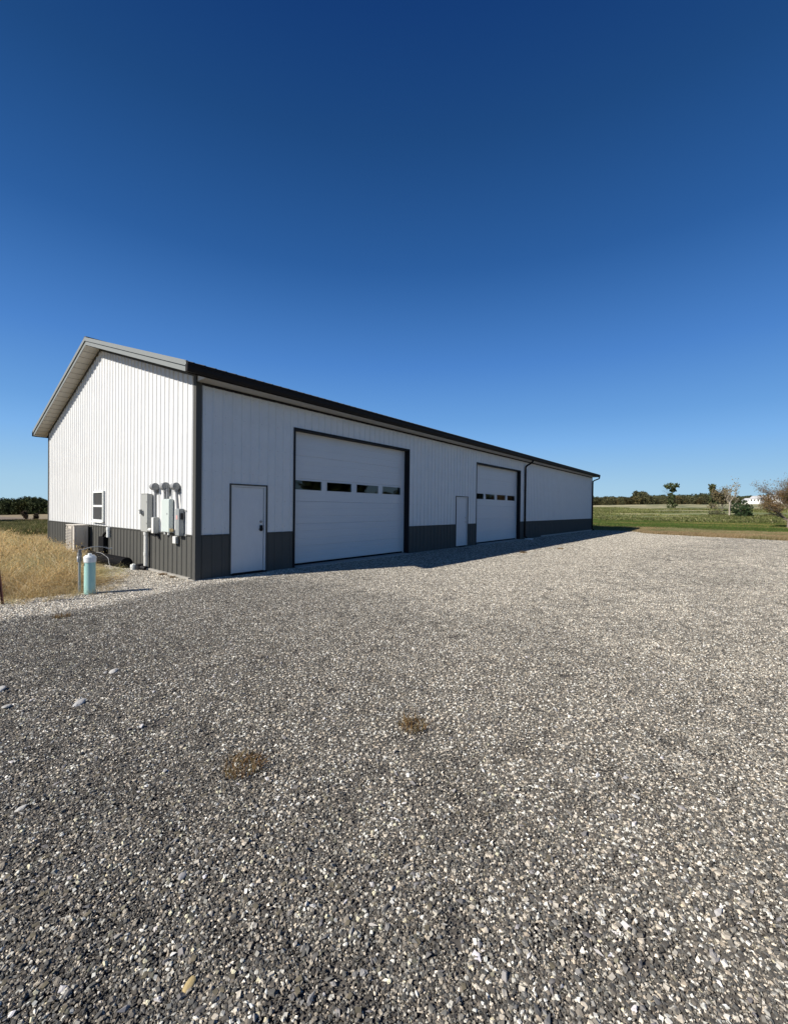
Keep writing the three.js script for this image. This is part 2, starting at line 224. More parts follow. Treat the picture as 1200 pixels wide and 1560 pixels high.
// fascia and gutter along the front eave, the same at the back
for (const s of [0, 1]) {
  const zf = (z) => (s ? -W - z : z);
  part('fascia', bx(-OV + 0.001, L + OV - 0.001, EAVE + 0.01, roofTop(OV) - 0.005, zf(OV), zf(OV + 0.02)), M.gutter, B);
  const o = [[0.406, 4.26], [0.406, 4.37], [0.41, 4.37], [0.41, 4.264], [0.465, 4.264], [0.49, 4.31], [0.49, 4.375], [0.515, 4.375], [0.515, 4.355], [0.5, 4.35], [0.497, 4.3], [0.475, 4.25], [0.406, 4.25]].map(([z, y]) => [zf(z), y - 0.025 + (y > 4.34 ? 0.025 : 0)]);
  part('gutter', [prism(s ? o.reverse() : o, -OV - 0.037, L + OV + 0.037), bx(-OV - 0.041, -OV - 0.0372, 4.226, 4.37, zf(0.407), zf(0.495)), bx(L + OV + 0.0372, L + OV + 0.041, 4.226, 4.37, zf(0.407), zf(0.495))], M.gutter, B);
  part('drip_edge', [prism((s ? [[zf(0.36), roofTop(0.36) + 0.006], [zf(0.5), roofTop(0.5) + 0.006], [zf(0.5), roofTop(0.5) - 0.03]] : [[0.36, roofTop(0.36) + 0.006], [0.5, roofTop(0.5) - 0.03], [0.5, roofTop(0.5) + 0.006]]), -OV - 0.0365, L + OV + 0.0365)], M.gutter, B);
}
// downspouts: square pipe with a swept elbow up to the gutter
function downspout(x, zTop, len = 0.1, x2 = x) {
  const hw = 0.042, pts = [[x2, 4.22, zTop], [x2, 4.13, zTop], [x2 + (x - x2) * 0.25, 4.06, mix(zTop, 0.07, 0.25)], [x + (x2 - x) * 0.15, 3.93, mix(zTop, 0.07, 0.85)], [x, 3.84, 0.075], [x, 3.7, 0.075]];
  part('downspout', [bx(x - hw, x + hw, 0.14, 3.75, 0.034, 0.11, 0.008), new THREE.TubeGeometry(new THREE.CatmullRomCurve3(pts.map((p) => new THREE.Vector3(...p))), 20, 0.047, 8), cyl([x, 0.17, 0.072], [x, 0.05, 0.2], 0.045, 0.045, 8), bx(x - hw - 0.012, x + hw + 0.012, 2.6, 2.63, 0.03, 0.116), bx(x - hw - 0.012, x + hw + 0.012, 1.05, 1.08, 0.03, 0.116)], M.gutter, B);
}
downspout(17.66, 0.45); downspout(L - 0.02, 0.46, 0.1, L + 0.3);
// walk doors
function walkDoor(o, kind) {
  const d = new THREE.Group(); d.name = 'walk_door'; B.add(d); const { a, b, t } = o, k = 0.032;
  part('door_trim', [bx(a, a + k, 0.02, t, -0.02, 0.024), bx(b - k, b, 0.02, t, -0.02, 0.024), bx(a + k, b - k, t - k, t, -0.02, 0.024)], M.trim, d);
  part('door_frame', [bx(a + k, a + k + 0.035, 0.03, t - k, -0.1, 0.004), bx(b - k - 0.045, b - k, 0.03, t - k, -0.1, 0.004), bx(a + k + 0.035, b - k - 0.045, t - k - 0.035, t - k, -0.1, 0.004)], M.doorWhite, d);
  part('door_leaf', bx(a + k + 0.038, b - k - 0.05, 0.055, t - k - 0.04, -0.075, -0.028, 0.006), M.doorWhite, d);
  part('threshold', [bx(a + k, b - k, 0.019, 0.05, -0.11, 0.055)], M.rubber, d);
  part('hinge', [0.3, 1.05, 1.8].map((y) => cyl([a + k + 0.037, y, -0.022], [a + k + 0.037, y + 0.1, -0.022], 0.009, 0.009, 8)), M.steel, d);
  const hx = b - k - 0.115;
  part('deadbolt', [cyl([hx, 1.225, -0.028], [hx, 1.225, 0.0], 0.03, 0.026, 18)], kind ? M.steel : M.galv, d);
  if (!kind) part('handle', [bx(hx - 0.034, hx + 0.036, 1.0, 1.14, -0.028, 0.006, 0.012), cyl([hx, 1.05, 0.0], [hx, 1.05, 0.055], 0.012), cyl([hx + 0.012, 1.05, 0.05], [hx - 0.105, 1.05, 0.055], 0.011, 0.009), bx(hx - 0.022, hx + 0.022, 1.085, 1.13, 0.006, 0.009)], M.black, d);
  else part('handle', [cyl([hx, 1.05, -0.028], [hx, 1.05, -0.015], 0.034), cyl([hx, 1.05, -0.02], [hx, 1.05, 0.03], 0.012), new THREE.SphereGeometry(0.03, 14, 10).scale(1, 1, 0.75).translate(hx, 1.05, 0.04)], M.steel, d);
}
walkDoor(OPEN[0], 0); walkDoor(OPEN[2], 1);
// overhead doors
function overheadDoor(o) {
  const d = new THREE.Group(); d.name = 'overhead_door'; B.add(d); const { a, b, t } = o, Z = -0.2;
  part('jamb_trim', [bx(a, a + 0.05, 0.02, t, -0.26, 0.027), bx(b - 0.05, b, 0.02, t, -0.26, 0.027), bx(a + 0.05, b - 0.05, t - 0.055, t, -0.26, 0.027)], M.black, d);
  part('weather_strip', [bx(b - 0.092, b - 0.051, 0.045, t - 0.056, Z - 0.02, Z + 0.028), bx(a + 0.051, a + 0.085, 0.045, t - 0.056, Z - 0.02, Z + 0.028), bx(a + 0.085, b - 0.092, t - 0.09, t - 0.056, Z - 0.02, Z + 0.024)], M.doorWhite, d);
  const x0 = a + 0.055, x1 = b - 0.055, lv = [0.085, 0.535, 1.14, 1.745, 2.35, 2.965, t - 0.06];
  const wins = [[0.15, 1.13], [1.305, 2.315], [2.51, 3.535], [3.73, 4.71]].map(([p, q]) => { const k = (b - a) / 4.926; return [a + p * k, a + q * k]; });
  for (let i = 0; i < 6; i++) {
    const y0 = lv[i] + 0.003, y1 = lv[i + 1] - 0.003, h = y1 - y0, wy0 = 2.04, wy1 = 2.31;
    if (i === 3) { const g = [bx(x0, x1, y0, wy0 - 0.001, Z - 0.05, Z), bx(x0, x1, wy1 + 0.001, y1, Z - 0.05, Z)]; let x = x0; for (const [p, q] of wins) { g.push(bx(x, p, wy0 - 0.001, wy1 + 0.001, Z - 0.05, Z)); x = q; } g.push(bx(x, x1, wy0 - 0.001, wy1 + 0.001, Z - 0.05, Z)); part('door_section', g, M.doorWhite, d); }
    else { // two raised fields with a shallow groove between, as pressed into the sheet
      const rows = []; const P = [[0, -0.006], [0.012, 0], [h * 0.3, 0], [h * 0.3 + 0.008, -0.003], [h * 0.3 + 0.022, -0.003], [h * 0.3 + 0.03, 0], [h * 0.7 - 0.03, 0], [h * 0.7 - 0.022, -0.003], [h * 0.7 - 0.008, -0.003], [h * 0.7, 0], [h - 0.012, 0], [h, -0.006]];
      for (let j = 0; j < P.length - 1; j++) rows.push([[x0, y0 + P[j][0], Z + P[j][1]], [x1, y0 + P[j][0], Z + P[j][1]], [x1, y0 + P[j + 1][0], Z + P[j + 1][1]], [x0, y0 + P[j + 1][0], Z + P[j + 1][1]]]);
      part('door_section', [quads(rows), bx(x0, x1, y0 - 0.0025, y1 + 0.0025, Z - 0.05, Z - 0.008)], M.doorWhite, d); }
  }
  for (const [p, q] of wins) { part('window_frame', [bx(p - 0.022, p + 0.012, 2.02, 2.33, Z + 0.001, Z + 0.012), bx(q - 0.012, q + 0.022, 2.02, 2.33, Z + 0.001, Z + 0.012), bx(p + 0.012, q - 0.012, 2.02, 2.052, Z + 0.001, Z + 0.012), bx(p + 0.012, q - 0.012, 2.298, 2.33, Z + 0.001, Z + 0.012)], M.doorWhite, d);
    part('window_pane', quads([[[p, 2.04, Z - 0.012], [q, 2.04, Z - 0.012], [q, 2.31, Z - 0.012], [p, 2.31, Z - 0.012]]]), M.glass, d); }
  part('bottom_seal', bx(x0, x1, 0.036, 0.084, Z - 0.04, Z - 0.002), M.rubber, d);
  part('sill_slab', [bx(a + 0.05, b - 0.05, -0.1, 0.034, -0.26, 0.16, 0.01)], M.concrete, d);
}
overheadDoor(OPEN[1]); overheadDoor(OPEN[3]);
// gable window: white single-hung
{ const w = new THREE.Group(); w.name = 'window'; B.add(w); const z0 = -6.52, z1 = -5.6, y0 = 1.09, y1 = 2.0, f = 0.055;
  part('window_frame', [bx(-0.055, -0.004, y0, y1, z0, z0 + f), bx(-0.055, -0.004, y0, y1, z1 - f, z1), bx(-0.055, -0.004, y0, y0 + f, z0 + f, z1 - f), bx(-0.055, -0.004, y1 - f, y1, z0 + f, z1 - f), bx(-0.06, -0.056, y0 - 0.03, y1 + 0.03, z0 - 0.015, z0 + 0.02), bx(-0.06, -0.056, y0 - 0.03, y1 + 0.03, z1 - 0.02, z1 + 0.015)], M.pvcWhite, w);
  part('meeting_rail', bx(-0.05, -0.01, 1.52, 1.58, z0 + f, z1 - f), M.pvcWhite, w);
  part('sash', [bx(-0.035, -0.01, y0 + f, 1.52, z0 + f, z0 + f + 0.04), bx(-0.035, -0.01, y0 + f, 1.52, z1 - f - 0.04, z1 - f), bx(-0.035, -0.01, y0 + f, y0 + f + 0.04, z0 + f + 0.04, z1 - f - 0.04)], M.pvcWhite, w);
  part('window_sill', bx(-0.085, -0.056, y0 - 0.035, y0 - 0.005, z0 - 0.03, z1 + 0.03), M.pvcWhite, w);
  part('reveal', bx(0.004, 0.005, y0, y1, z0, z1), M.rubber, w);
  for (const [a, b, k] of [[y0 + f, 1.52, 0.037], [1.58, y1 - f, 0.028]]) part('insect_screen', quads([[[-k, a, z0 + f], [-k, a, z1 - f], [-k, b, z1 - f], [-k, b, z0 + f]]]), M.screen, w);
  for (const [a, b] of [[y0 + f, 1.52], [1.58, y1 - f]]) part('window_pane', quads([[[-0.02, a, z0 + f], [-0.02, a, z1 - f], [-0.02, b, z1 - f], [-0.02, b, z0 + f]]]), M.glass, w); }

// ------------------------------------------------------------------ fittings on the gable
const hub = (y, z, x0 = -0.03) => cyl([x0, y, z], [x0, y + 0.035, z], 0.042, 0.042, 12);
{ const t = thing('electrical_enclosure', 'tall light grey electrical enclosure with disconnect handle on the gable wall', 'electrical box', [0, 0.934, -2.36]);
  part('cabinet', bx(-0.124, -0.018, 0, 0.934, -0.2, 0.198, 0.012), M.boxGray, t);
  part('cover', [bx(-0.134, -0.125, 0.012, 0.922, -0.192, 0.19, 0.004), bx(-0.14, -0.125, 0.922, 0.94, -0.2, 0.198)], M.boxGray, t);
  part('disconnect_handle', [cyl([-0.134, 0.46, -0.06], [-0.165, 0.46, -0.06], 0.06, 0.055, 18), bx(-0.215, -0.16, 0.44, 0.55, -0.085, -0.035, 0.012), cyl([-0.19, 0.53, -0.06], [-0.19, 0.53, -0.15], 0.014)], M.galv, t);
  part('latch', [bx(-0.144, -0.134, 0.2, 0.23, 0.15, 0.17), bx(-0.144, -0.134, 0.72, 0.75, 0.15, 0.17)], M.steel, t);
  part('conduit', [cyl([-0.075, 0.0, -0.02], [-0.075, -1.0, -0.02], 0.052, 0.052, 18), cyl([-0.075, 0.0, -0.02], [-0.075, -0.07, -0.02], 0.062, 0.062, 18), cyl([-0.075, -0.5, -0.02], [-0.075, -0.58, -0.02], 0.058, 0.058, 18)], M.pvcLight, t);
}
// a conduit that rises from its box to a round-faced pull elbow and turns into the wall
function riser(name, label, cat, y, z, boxes, conduits, headY, headZ, head = 0.078) {
  const t = thing(name, label, cat, [0, y, z], undefined);
  boxes(t);
  for (const dz of conduits) part('conduit', [cyl([-0.075, 0.0, dz], [-0.075, headY - y - 0.05, headZ - z + (conduits.length > 1 ? dz : 0)], 0.031, 0.031, 12), hub(headY - y - 0.1, headZ - z + (conduits.length > 1 ? dz : 0), -0.075)], M.pvcGray, t);
  const hy = headY - y, hz = headZ - z, r = head;
  part('pull_elbow', [cyl([-0.1, hy, hz - 0.09], [-0.1, hy, hz + 0.05], r, r, 24), cyl([-0.1, hy, hz + 0.05], [-0.1, hy, hz + 0.072], r * 1.12, r * 1.08, 24), cyl([-0.08, hy - r * 1.5, hz], [-0.08, hy, hz], r * 0.6, r * 0.6, 16), bx(-0.13, -0.018, hy - r * 0.75, hy + r * 0.75, hz - 0.14, hz - 0.02, 0.02), cyl([-0.03, hy - r * 0.3, hz - 0.09], [-0.03, hy - r * 1.9, hz - 0.09], 0.03, 0.03, 10)], M.pvcGray, t);
  part('elbow_cover', [cyl([-0.1, hy, hz + 0.072], [-0.1, hy, hz + 0.08], r * 0.78, r * 0.74, 24), cyl([-0.1, hy, hz + 0.08], [-0.1, hy, hz + 0.092], 0.02, 0.014, 8), new THREE.TorusGeometry(r * 0.5, 0.006, 6, 20).translate(-0.1, hy, hz + 0.081)], M.galv, t);
  return t;
}
riser('junction_box', 'small grey junction box with a round nozzle right of the tall enclosure', 'electrical box', 0.92, -1.84, (t) => { part('box_body', bx(-0.138, -0.018, 0, 0.387, -0.066, 0.066, 0.014), M.boxGray, t); part('box_cover', bx(-0.147, -0.139, 0.01, 0.377, -0.06, 0.06, 0.004), M.pvcLight, t); part('nozzle', [cyl([-0.13, 0.08, -0.07], [-0.16, 0.08, -0.14], 0.04, 0.048, 16)], M.pvcLight, t); part('drain_fitting', [cyl([-0.08, 0, 0], [-0.08, -0.07, 0.02], 0.03), cyl([-0.05, -0.0, 0.05], [-0.03, -0.12, 0.1], 0.02)], M.black, t); }, [0], 2.03, -1.86);
riser('meter_box', 'pale blue grey electrical box in the middle of the gable fittings', 'electrical box', 0.977, -1.235, (t) => { part('box_body', bx(-0.1, -0.018, 0, 0.759, -0.203, 0.203, 0.012), M.boxTeal, t); part('box_cover', bx(-0.111, -0.101, 0.012, 0.747, -0.194, 0.194, 0.004), M.boxTeal, t); part('hasp', [bx(-0.118, -0.11, 0.4, 0.44, 0.1, 0.12)], M.galv, t); part('hub_fitting', [cyl([-0.07, 0, 0.1], [-0.07, -0.06, 0.1], 0.028), cyl([-0.07, 0, -0.08], [-0.07, -0.05, -0.08], 0.028)], M.pvcLight, t); part('brass_tag', bx(-0.1, -0.03, 0.02, 0.09, 0.206, 0.25, 0.008), M.brass, t); }, [-0.05, 0.09], 2.022, -1.29, 0.085);
riser('disconnect_box', 'narrow dark grey disconnect box with a red sticker beside the building corner', 'electrical box', 0.925, -0.59, (t) => { part('box_body', bx(-0.118, -0.018, 0, 0.595, -0.093, 0.093, 0.01), M.boxDark, t); part('box_cover', bx(-0.127, -0.119, 0.01, 0.585, -0.087, 0.087, 0.004), M.boxDark, t); part('red_sticker', bx(-0.129, -0.1275, 0.36, 0.45, -0.05, 0.02), M.sticker, t); part('mounting_tab', [bx(-0.024, -0.004, 0.53, 0.56, 0.09, 0.2), bx(-0.024, -0.004, 0.0, 0.03, 0.09, 0.2)], M.galv, t); part('switch_lever', [bx(-0.1, -0.05, 0.36, 0.5, 0.095, 0.125, 0.006)], M.black, t); }, [0.02], 2.01, -0.76, 0.076);
{ const t = thing('weatherproof_outlet', 'small pale outlet box hanging under the narrow dark disconnect box', 'outlet', [0, 0.735, -0.823]);
  part('box_body', bx(-0.06, -0.018, 0, 0.17, -0.08, 0.08, 0.012), M.boxDark, t); part('outlet_cover', bx(-0.095, -0.061, 0.005, 0.165, -0.075, 0.075, 0.015), M.pvcLight, t); part('conduit', [cyl([-0.04, 0.17, 0.03], [-0.04, 0.24, 0.12], 0.015)], M.pvcGray, t); }
// air conditioner
{ const t = thing('air_conditioner', 'beige outdoor air conditioner unit standing beside the gable wall in dry grass', 'air conditioner', [-0.29, 0.06, -7.2]);
  part('casing', bx(-0.13, 0.2, 0.05, 0.88, -0.41, 0.41, 0.012), M.acBeige, t);
  part('front_panel', bx(-0.16, -0.131, 0.05, 0.88, -0.412, 0.412, 0.012), M.acBeige, t);
  part('top_cover', bx(-0.175, 0.21, 0.872, 0.9, -0.425, 0.425, 0.01), M.acBeige, t);
  part('fan_opening', [cyl([-0.158, 0.47, -0.09], [-0.163, 0.47, -0.09], 0.3, 0.3, 30)], M.acDark, t);
  for (let k = 0; k < 14; k++) part('grille_slat', bx(-0.185, -0.164, 0.15 + k * 0.048, 0.165 + k * 0.048, -0.4, 0.22), M.acBeige, t);
  part('grille_frame', [bx(-0.183, -0.161, 0.1, 0.86, 0.222, 0.24), bx(-0.183, -0.161, 0.1, 0.86, -0.24, -0.225)], M.acBeige, t);
  part('service_cover', [bx(-0.11, 0.11, 0.32, 0.78, 0.408, 0.43, 0.008), bx(-0.1, -0.085, 0.42, 0.74, 0.43, 0.434)], M.acBeige, t);
  part('valve', [cyl([-0.04, 0.24, 0.41], [-0.04, 0.24, 0.48], 0.02), cyl([0.04, 0.2, 0.41], [0.04, 0.2, 0.48], 0.02)], M.brass, t);
  part('foot', [bx(-0.2, 0.22, -0.09, 0.05, -0.33, -0.28)], M.galv, t); part('foot', [bx(-0.2, 0.22, -0.09, 0.05, 0.28, 0.33)], M.galv, t); }
{ const t = thing('line_set_cover', 'black insulated pipe cover on the charcoal wainscot beside the air conditioner', 'pipe cover', [0, 0, -5.45]);
  part('duct', bx(-0.13, -0.024, 0.05, 0.66, -0.26, 0.16, 0.02), M.rubber, t); part('wall_elbow', tube([[-0.09, 0.62, 0.02], [-0.1, 0.75, 0.16], [-0.07, 0.8, 0.3], [-0.03, 0.82, 0.38]], 0.035), M.rubber, t);
  part('insulated_pipe', tube([[-0.1, 0.2, -0.1], [-0.16, 0.1, -0.5], [-0.2, 0.2, -0.9], [-0.25, 0.28, -1.32]], 0.028), M.rubber, t); }
{ const t = thing('vent_pipe', 'short white plastic pipe standing out of the gable wall above black duct', 'pipe', [-0.06, 0.66, -5.08]);
  part('pipe', cyl([0, 0, 0], [0, 0.24, 0], 0.05, 0.05, 16), M.pvcWhite, t); part('pipe_cap', cyl([0, 0.2, 0], [0, 0.29, 0], 0.06, 0.056, 16), M.pvcWhite, t); part('wall_bracket', bx(0.0, 0.056, 0.06, 0.09, -0.06, 0.06), M.galv, t); }
{ // corrugated drain pipe lying along the wall
  const prof = []; const len = 2.3; for (let i = 0; i <= 30; i++) for (const [k, r] of [[0.05, 0.112], [0.2, 0.14], [0.6, 0.142], [0.8, 0.112]]) prof.push(new THREE.Vector2(r, (i + k) / 31 * len));
  const inner = prof.slice().reverse().map((p) => new THREE.Vector2(0.105, p.y)); const g = new THREE.LatheGeometry([...prof, ...inner], 26); g.rotateX(-Math.PI / 2);
  const t = thing('drain_pipe', 'black corrugated drain pipe lying on the ground along the gable wall', 'drain pipe', [-0.3, 0.13, -3.0]); t.rotation.y = 0.05;
  part('corrugated_tube', g, phys([0.011, 0.011, 0.012], 0.8, { specularIntensity: 0.12, side: THREE.DoubleSide }), t); part('end_cap', cyl([0, 0, -0.02], [0, 0, 0.03], 0.148, 0.14, 26), M.rubber, t);
  const w = thing('loose_cable', 'thin grey cable draped over the black corrugated drain pipe', 'cable', [-0.3, 0.14, -3.9]); part('cable', tube([[-0.12, 0.1, -1.3], [-0.1, 0.14, -0.7], [-0.13, 0.1, -0.2], [-0.16, 0.05, 0.15], [-0.19, -0.05, 0.3], [-0.2, -0.14, 0.5]], 0.008, 6), M.pvcGray, w); }
{ const t = thing('pipe_stub', 'white plastic pipe stub poking from the gravel beside the tall conduit', 'pipe', [-0.27, 0, -2.62]); part('pipe', cyl([0, -0.02, 0], [0, 0.1, 0], 0.06, 0.06, 18), M.pvcWhite, t); part('pipe_cap', [cyl([0, 0.06, 0], [0, 0.13, 0], 0.072, 0.066, 18), bx(-0.02, 0.02, 0.13, 0.15, -0.02, 0.02)], M.pvcWhite, t); }
{ const t = thing('black_fitting', 'black plastic drain fitting on the ground between pipe stub and conduit', 'drain fitting', [-0.16, 0, -2.52]); part('fitting_body', [cyl([0, 0, 0], [0, 0.12, 0.0], 0.1, 0.085, 18), cyl([0, 0.07, 0], [0.06, 0.04, 0.2], 0.06, 0.06, 16)], M.black, t); part('fitting_rim', cyl([0, 0.12, 0], [0, 0.14, 0], 0.095, 0.095, 18), M.black, t); }
{ const t = thing('cleanout_pipe', 'teal sewer cleanout pipe with white cap standing in the gravel', 'cleanout pipe', [-1.866, 0, -0.025]);
  part('pipe', cyl([0, -0.1, 0], [0, 0.6, 0], 0.085, 0.085, 30), M.teal, t);
  part('adapter', [cyl([0, 0.565, 0], [0, 0.57, 0], 0.088, 0.094, 30), cyl([0, 0.57, 0], [0, 0.66, 0], 0.095, 0.095, 30), cyl([0, 0.66, 0], [0, 0.672, 0], 0.095, 0.085, 30)], M.pvcWhite, t);
  part('plug', [cyl([0, 0.672, 0], [0, 0.69, 0], 0.076, 0.07, 24), new RoundedBoxGeometry(0.05, 0.035, 0.05, 2, 0.005).translate(0, 0.705, 0)], M.pvcWhite, t); }
{ const t = thing('yard_hydrant', 'galvanised yard hydrant post with lever handle behind the teal pipe', 'yard hydrant', [-1.985, 0, -0.155]);
  part('post', cyl([0, -0.1, 0], [0, 0.62, 0], 0.02, 0.02, 14), M.galv, t);
  part('head', [cyl([0, 0.58, 0], [0, 0.74, 0], 0.034, 0.032, 16), new THREE.SphereGeometry(0.038, 14, 10).translate(0, 0.7, 0), bx(-0.02, 0.02, 0.73, 0.79, -0.02, 0.02, 0.005)], std([0.16, 0.16, 0.155], 0.55, { metalness: 0.3 }), t);
  part('spout', [tube([[0.0, 0.66, 0], [-0.03, 0.67, 0.05], [-0.04, 0.64, 0.09], [-0.04, 0.58, 0.1]], 0.022)], M.galv, t);
  part('lever', [tube([[0, 0.77, 0], [0.08, 0.8, 0.03], [0.2, 0.83, 0.07], [0.32, 0.82, 0.1], [0.4, 0.79, 0.12]], 0.008), tube([[0.36, 0.81, 0.11], [0.41, 0.785, 0.125], [0.46, 0.79, 0.14]], 0.013)], M.galv, t); }
{ const t = thing('steel_stake', 'dark rusty steel stake leaning at the edge of the dry grass', 'stake', [-3.0, 0, -0.07]);
  const tilt = new THREE.Euler(0, 0.4, 0.1); const st = part('post', [bx(-0.019, 0.019, -0.15, 0.85, -0.003, 0.003), bx(-0.003, 0.003, -0.15, 0.85, 0.003, 0.03)], M.rust, t); st.rotation.copy(tilt);
  const cl = part('stud', [0, 1, 2, 3, 4, 5, 6].map((k) => bx(-0.006, 0.006, 0.1 + k * 0.1, 0.115 + k * 0.1, -0.01, -0.0032)), M.rust, t); cl.rotation.copy(tilt); }

{ const t = thing('splash_block', 'small pale splash block under the middle downspout', 'splash block', [17.66, 0, 0.28]); part('tray', [bx(-0.1, 0.1, 0, 0.03, -0.14, 0.2), bx(-0.12, -0.1, 0, 0.07, -0.14, 0.2), bx(0.1, 0.12, 0, 0.07, -0.14, 0.2)], M.pvcWhite, t); }

// ------------------------------------------------------------------ gravel
const GR = [[0.066, 0.063, 0.058], [0.104, 0.099, 0.09], [0.18, 0.169, 0.15], [0.34, 0.317, 0.275], [0.52, 0.487, 0.425], [0.72, 0.69, 0.625]];
const DARKMIX = [0.3, 0.3, 0.2, 0.11, 0.06, 0.03], LIGHTMIX = [0.13, 0.18, 0.22, 0.22, 0.16, 0.09], MIX = [0, 0.33, 0.67, 1].map((t) => DARKMIX.map((d, i) => mix(d, LIGHTMIX[i], t)));
const SHARDS = [new THREE.OctahedronGeometry(1, 0), new THREE.BoxGeometry(1.25, 1.25, 1.25).toNonIndexed(), new THREE.DodecahedronGeometry(1, 0), new THREE.CylinderGeometry(0.7, 1, 1.1, 5, 1).toNonIndexed(), new THREE.IcosahedronGeometry(1, 0)].map((g) => Array.from(g.attributes.position.array));
function stoneGeo(r, R, pos, col, cx, cy, cz, size) { // a broken stone: a simple solid whose corners are knocked about
  const w = R(), ico = SHARDS[w < 0.3 ? 0 : w < 0.62 ? 1 : w < 0.68 ? 2 : w < 0.86 ? 3 : 4];
  const sx = size * mix(0.65, 1.5, R()), sy = size * mix(0.35, 0.9, R()), sz = size * mix(0.65, 1.3, R()), e = new THREE.Euler(mix(-0.6, 0.6, R()), R() * 6.28, mix(-0.6, 0.6, R())), q = new THREE.Quaternion().setFromEuler(e), v = new THREE.Vector3(), sd = (R() * 1e6) | 0;
  for (let i = 0; i < ico.length; i += 3) { const a = ico[i], b = ico[i + 1], c = ico[i + 2], A = Math.round(a * 50), B = Math.round(b * 50) * 131 + Math.round(c * 50); v.set(a * sx * (0.6 + 0.75 * hash(A, B, sd)), b * sy * (0.65 + 0.6 * hash(A, B, sd + 1)), c * sz * (0.6 + 0.75 * hash(A, B, sd + 2))).applyQuaternion(q); pos.push(cx + v.x, cy + v.y, cz + v.z); col.push(...r, 1); }
}
function gravelPatch(seed, n, rad, GW) {
  const R = rng(seed), pos = [], col = [];
  for (let i = 0; i < n; i++) { const a = R() * 6.2832, d = rad * Math.sqrt(R()), u = R(); const size = u < 0.62 ? mix(0.0024, 0.0046, R()) : u < 0.965 ? mix(0.0042, 0.0074, R()) : mix(0.007, 0.0105, R());
    let k = 0, w = R(); while (k < 5 && w > GW[k]) { w -= GW[k]; k++; } const warm = mix(0.92, 1.08, R()), j = mix(0.85, 1.15, R()), c = [GR[k][0] * j * warm, GR[k][1] * j, GR[k][2] * j / warm * (R() < 0.03 ? 0.84 : 1)];
    stoneGeo(c, R, pos, col, Math.cos(a) * d, size * mix(-0.15, 0.9, R()), Math.sin(a) * d, size); }
  const g = new THREE.BufferGeometry(); g.setAttribute('position', new THREE.Float32BufferAttribute(pos, 3)); g.setAttribute('color', new THREE.Float32BufferAttribute(col, 4)); g.computeVertexNormals(); return g;
}
const gravelMat = new THREE.MeshStandardMaterial({ vertexColors: true, roughness: 0.95 });
const camX = -4.2535, camZ = 8.8313, fwd = [0.776, -0.63];
const inView = (x, z, ang, back = 0.4) => { const dx = x - camX + fwd[0] * back, dz = z - camZ + fwd[1] * back, d = Math.hypot(dx, dz); return (dx * fwd[0] + dz * fwd[1]) / d > Math.cos(ang); };
function freshEdge(x, z) { return z - (0.7 + 0.25 * Math.min(2.1, Math.max(0, -x - 0.2)) + 0.22 * (fbm(x / 0.5, z / 0.5, 63, 3) - 0.5)); }
function lightShare(x, z) { // how much of the pale stone lies here
  const near = smooth(0.2, 2.5, x) * smooth(8, 3.5, z - x * 0.05);
  let p = 0.1 + 0.11 * (x + 3.7) + 0.1 * Math.max(0, z - 7.4) * smooth(-3.4, -2.4, x); p = Math.min(0.72, Math.max(0.08, p)) + 0.3 * near + 0.3 * (fbm(x / 1.1, z / 1.1, 61, 3) - 0.5);
  return x < 2.5 ? Math.max(p, smooth(0.1, -0.12, freshEdge(x, z))) : p;
}
function gravelTint(x, z) {
  let t = 1 + 0.14 * (fbm(x / 2.3, z / 2.3, 67, 3) - 0.5) + 0.25 * (fbm(x / 0.5, z / 0.5, 62, 2) - 0.5);
  const fresh = x < 2.5 ? smooth(0.1, -0.12, freshEdge(x, z)) : 0; t *= 1 + (0.35 + 0.3 * (fbm(x / 0.3, z / 0.3, 64, 2) - 0.5)) * fresh;
  return [t * 1.0, t * 0.975, t * 0.93];
}
{ const R = rng(77), spots = [[], [], [], []]; const S = 0.145;
  for (let x = -13; x < 33; x += S) for (let z = -4.2; z < 30; z += S) { const px = x + (R() - 0.5) * S, pz = z + (R() - 0.5) * S, k = R(), rot = R() * 6.28, sc = mix(0.9, 1.15, R()), tl = R();
    if (!inPoly(px, pz, YARD) || !inView(px, pz, 0.98)) continue; if (px > -0.02 && pz < 0.06 && pz > -W) continue; const d = Math.hypot(px - camX, pz - camZ); if (d > 45) continue; if (d > 16 && tl > 0.7) continue;
    spots[Math.max(0, Math.min(3, Math.round(lightShare(px, pz) * 3.4 - 0.2 + (k - 0.5) * 1.1)))].push([px, pz, rot, sc]); }
  const bed = new THREE.Group(); bed.name = 'loose_gravel'; scene.add(bed); tag(bed, 'loose crushed limestone covering the whole yard, darker at the left, paler near the building', 'gravel', null, 'stuff');
  const m = new THREE.Matrix4(), q = new THREE.Quaternion(), col = new THREE.Color();
  spots.forEach((list, v) => { const im = new THREE.InstancedMesh(gravelPatch(500 + v, 760, 0.135, MIX[v]), gravelMat, list.length); im.name = 'stones'; im.userData.kind = 'stuff';
    list.forEach(([x, z, rot, sc], i) => { q.setFromEuler(new THREE.Euler(0, rot, 0)); const far = Math.hypot(x - camX, z - camZ) > 16 ? 1.25 : x < 1 && freshEdge(x, z) < 0 ? 1.2 : 1; m.compose(new THREE.Vector3(x, (fbm(x / 0.6, z / 0.6, 66, 2) - 0.5) * 0.012, z), q, new THREE.Vector3(sc * far, sc, sc * far)); im.setMatrixAt(i, m); const t = gravelTint(x, z); im.setColorAt(i, col.setRGB(...t)); });
    bed.add(sh(im)); });
}
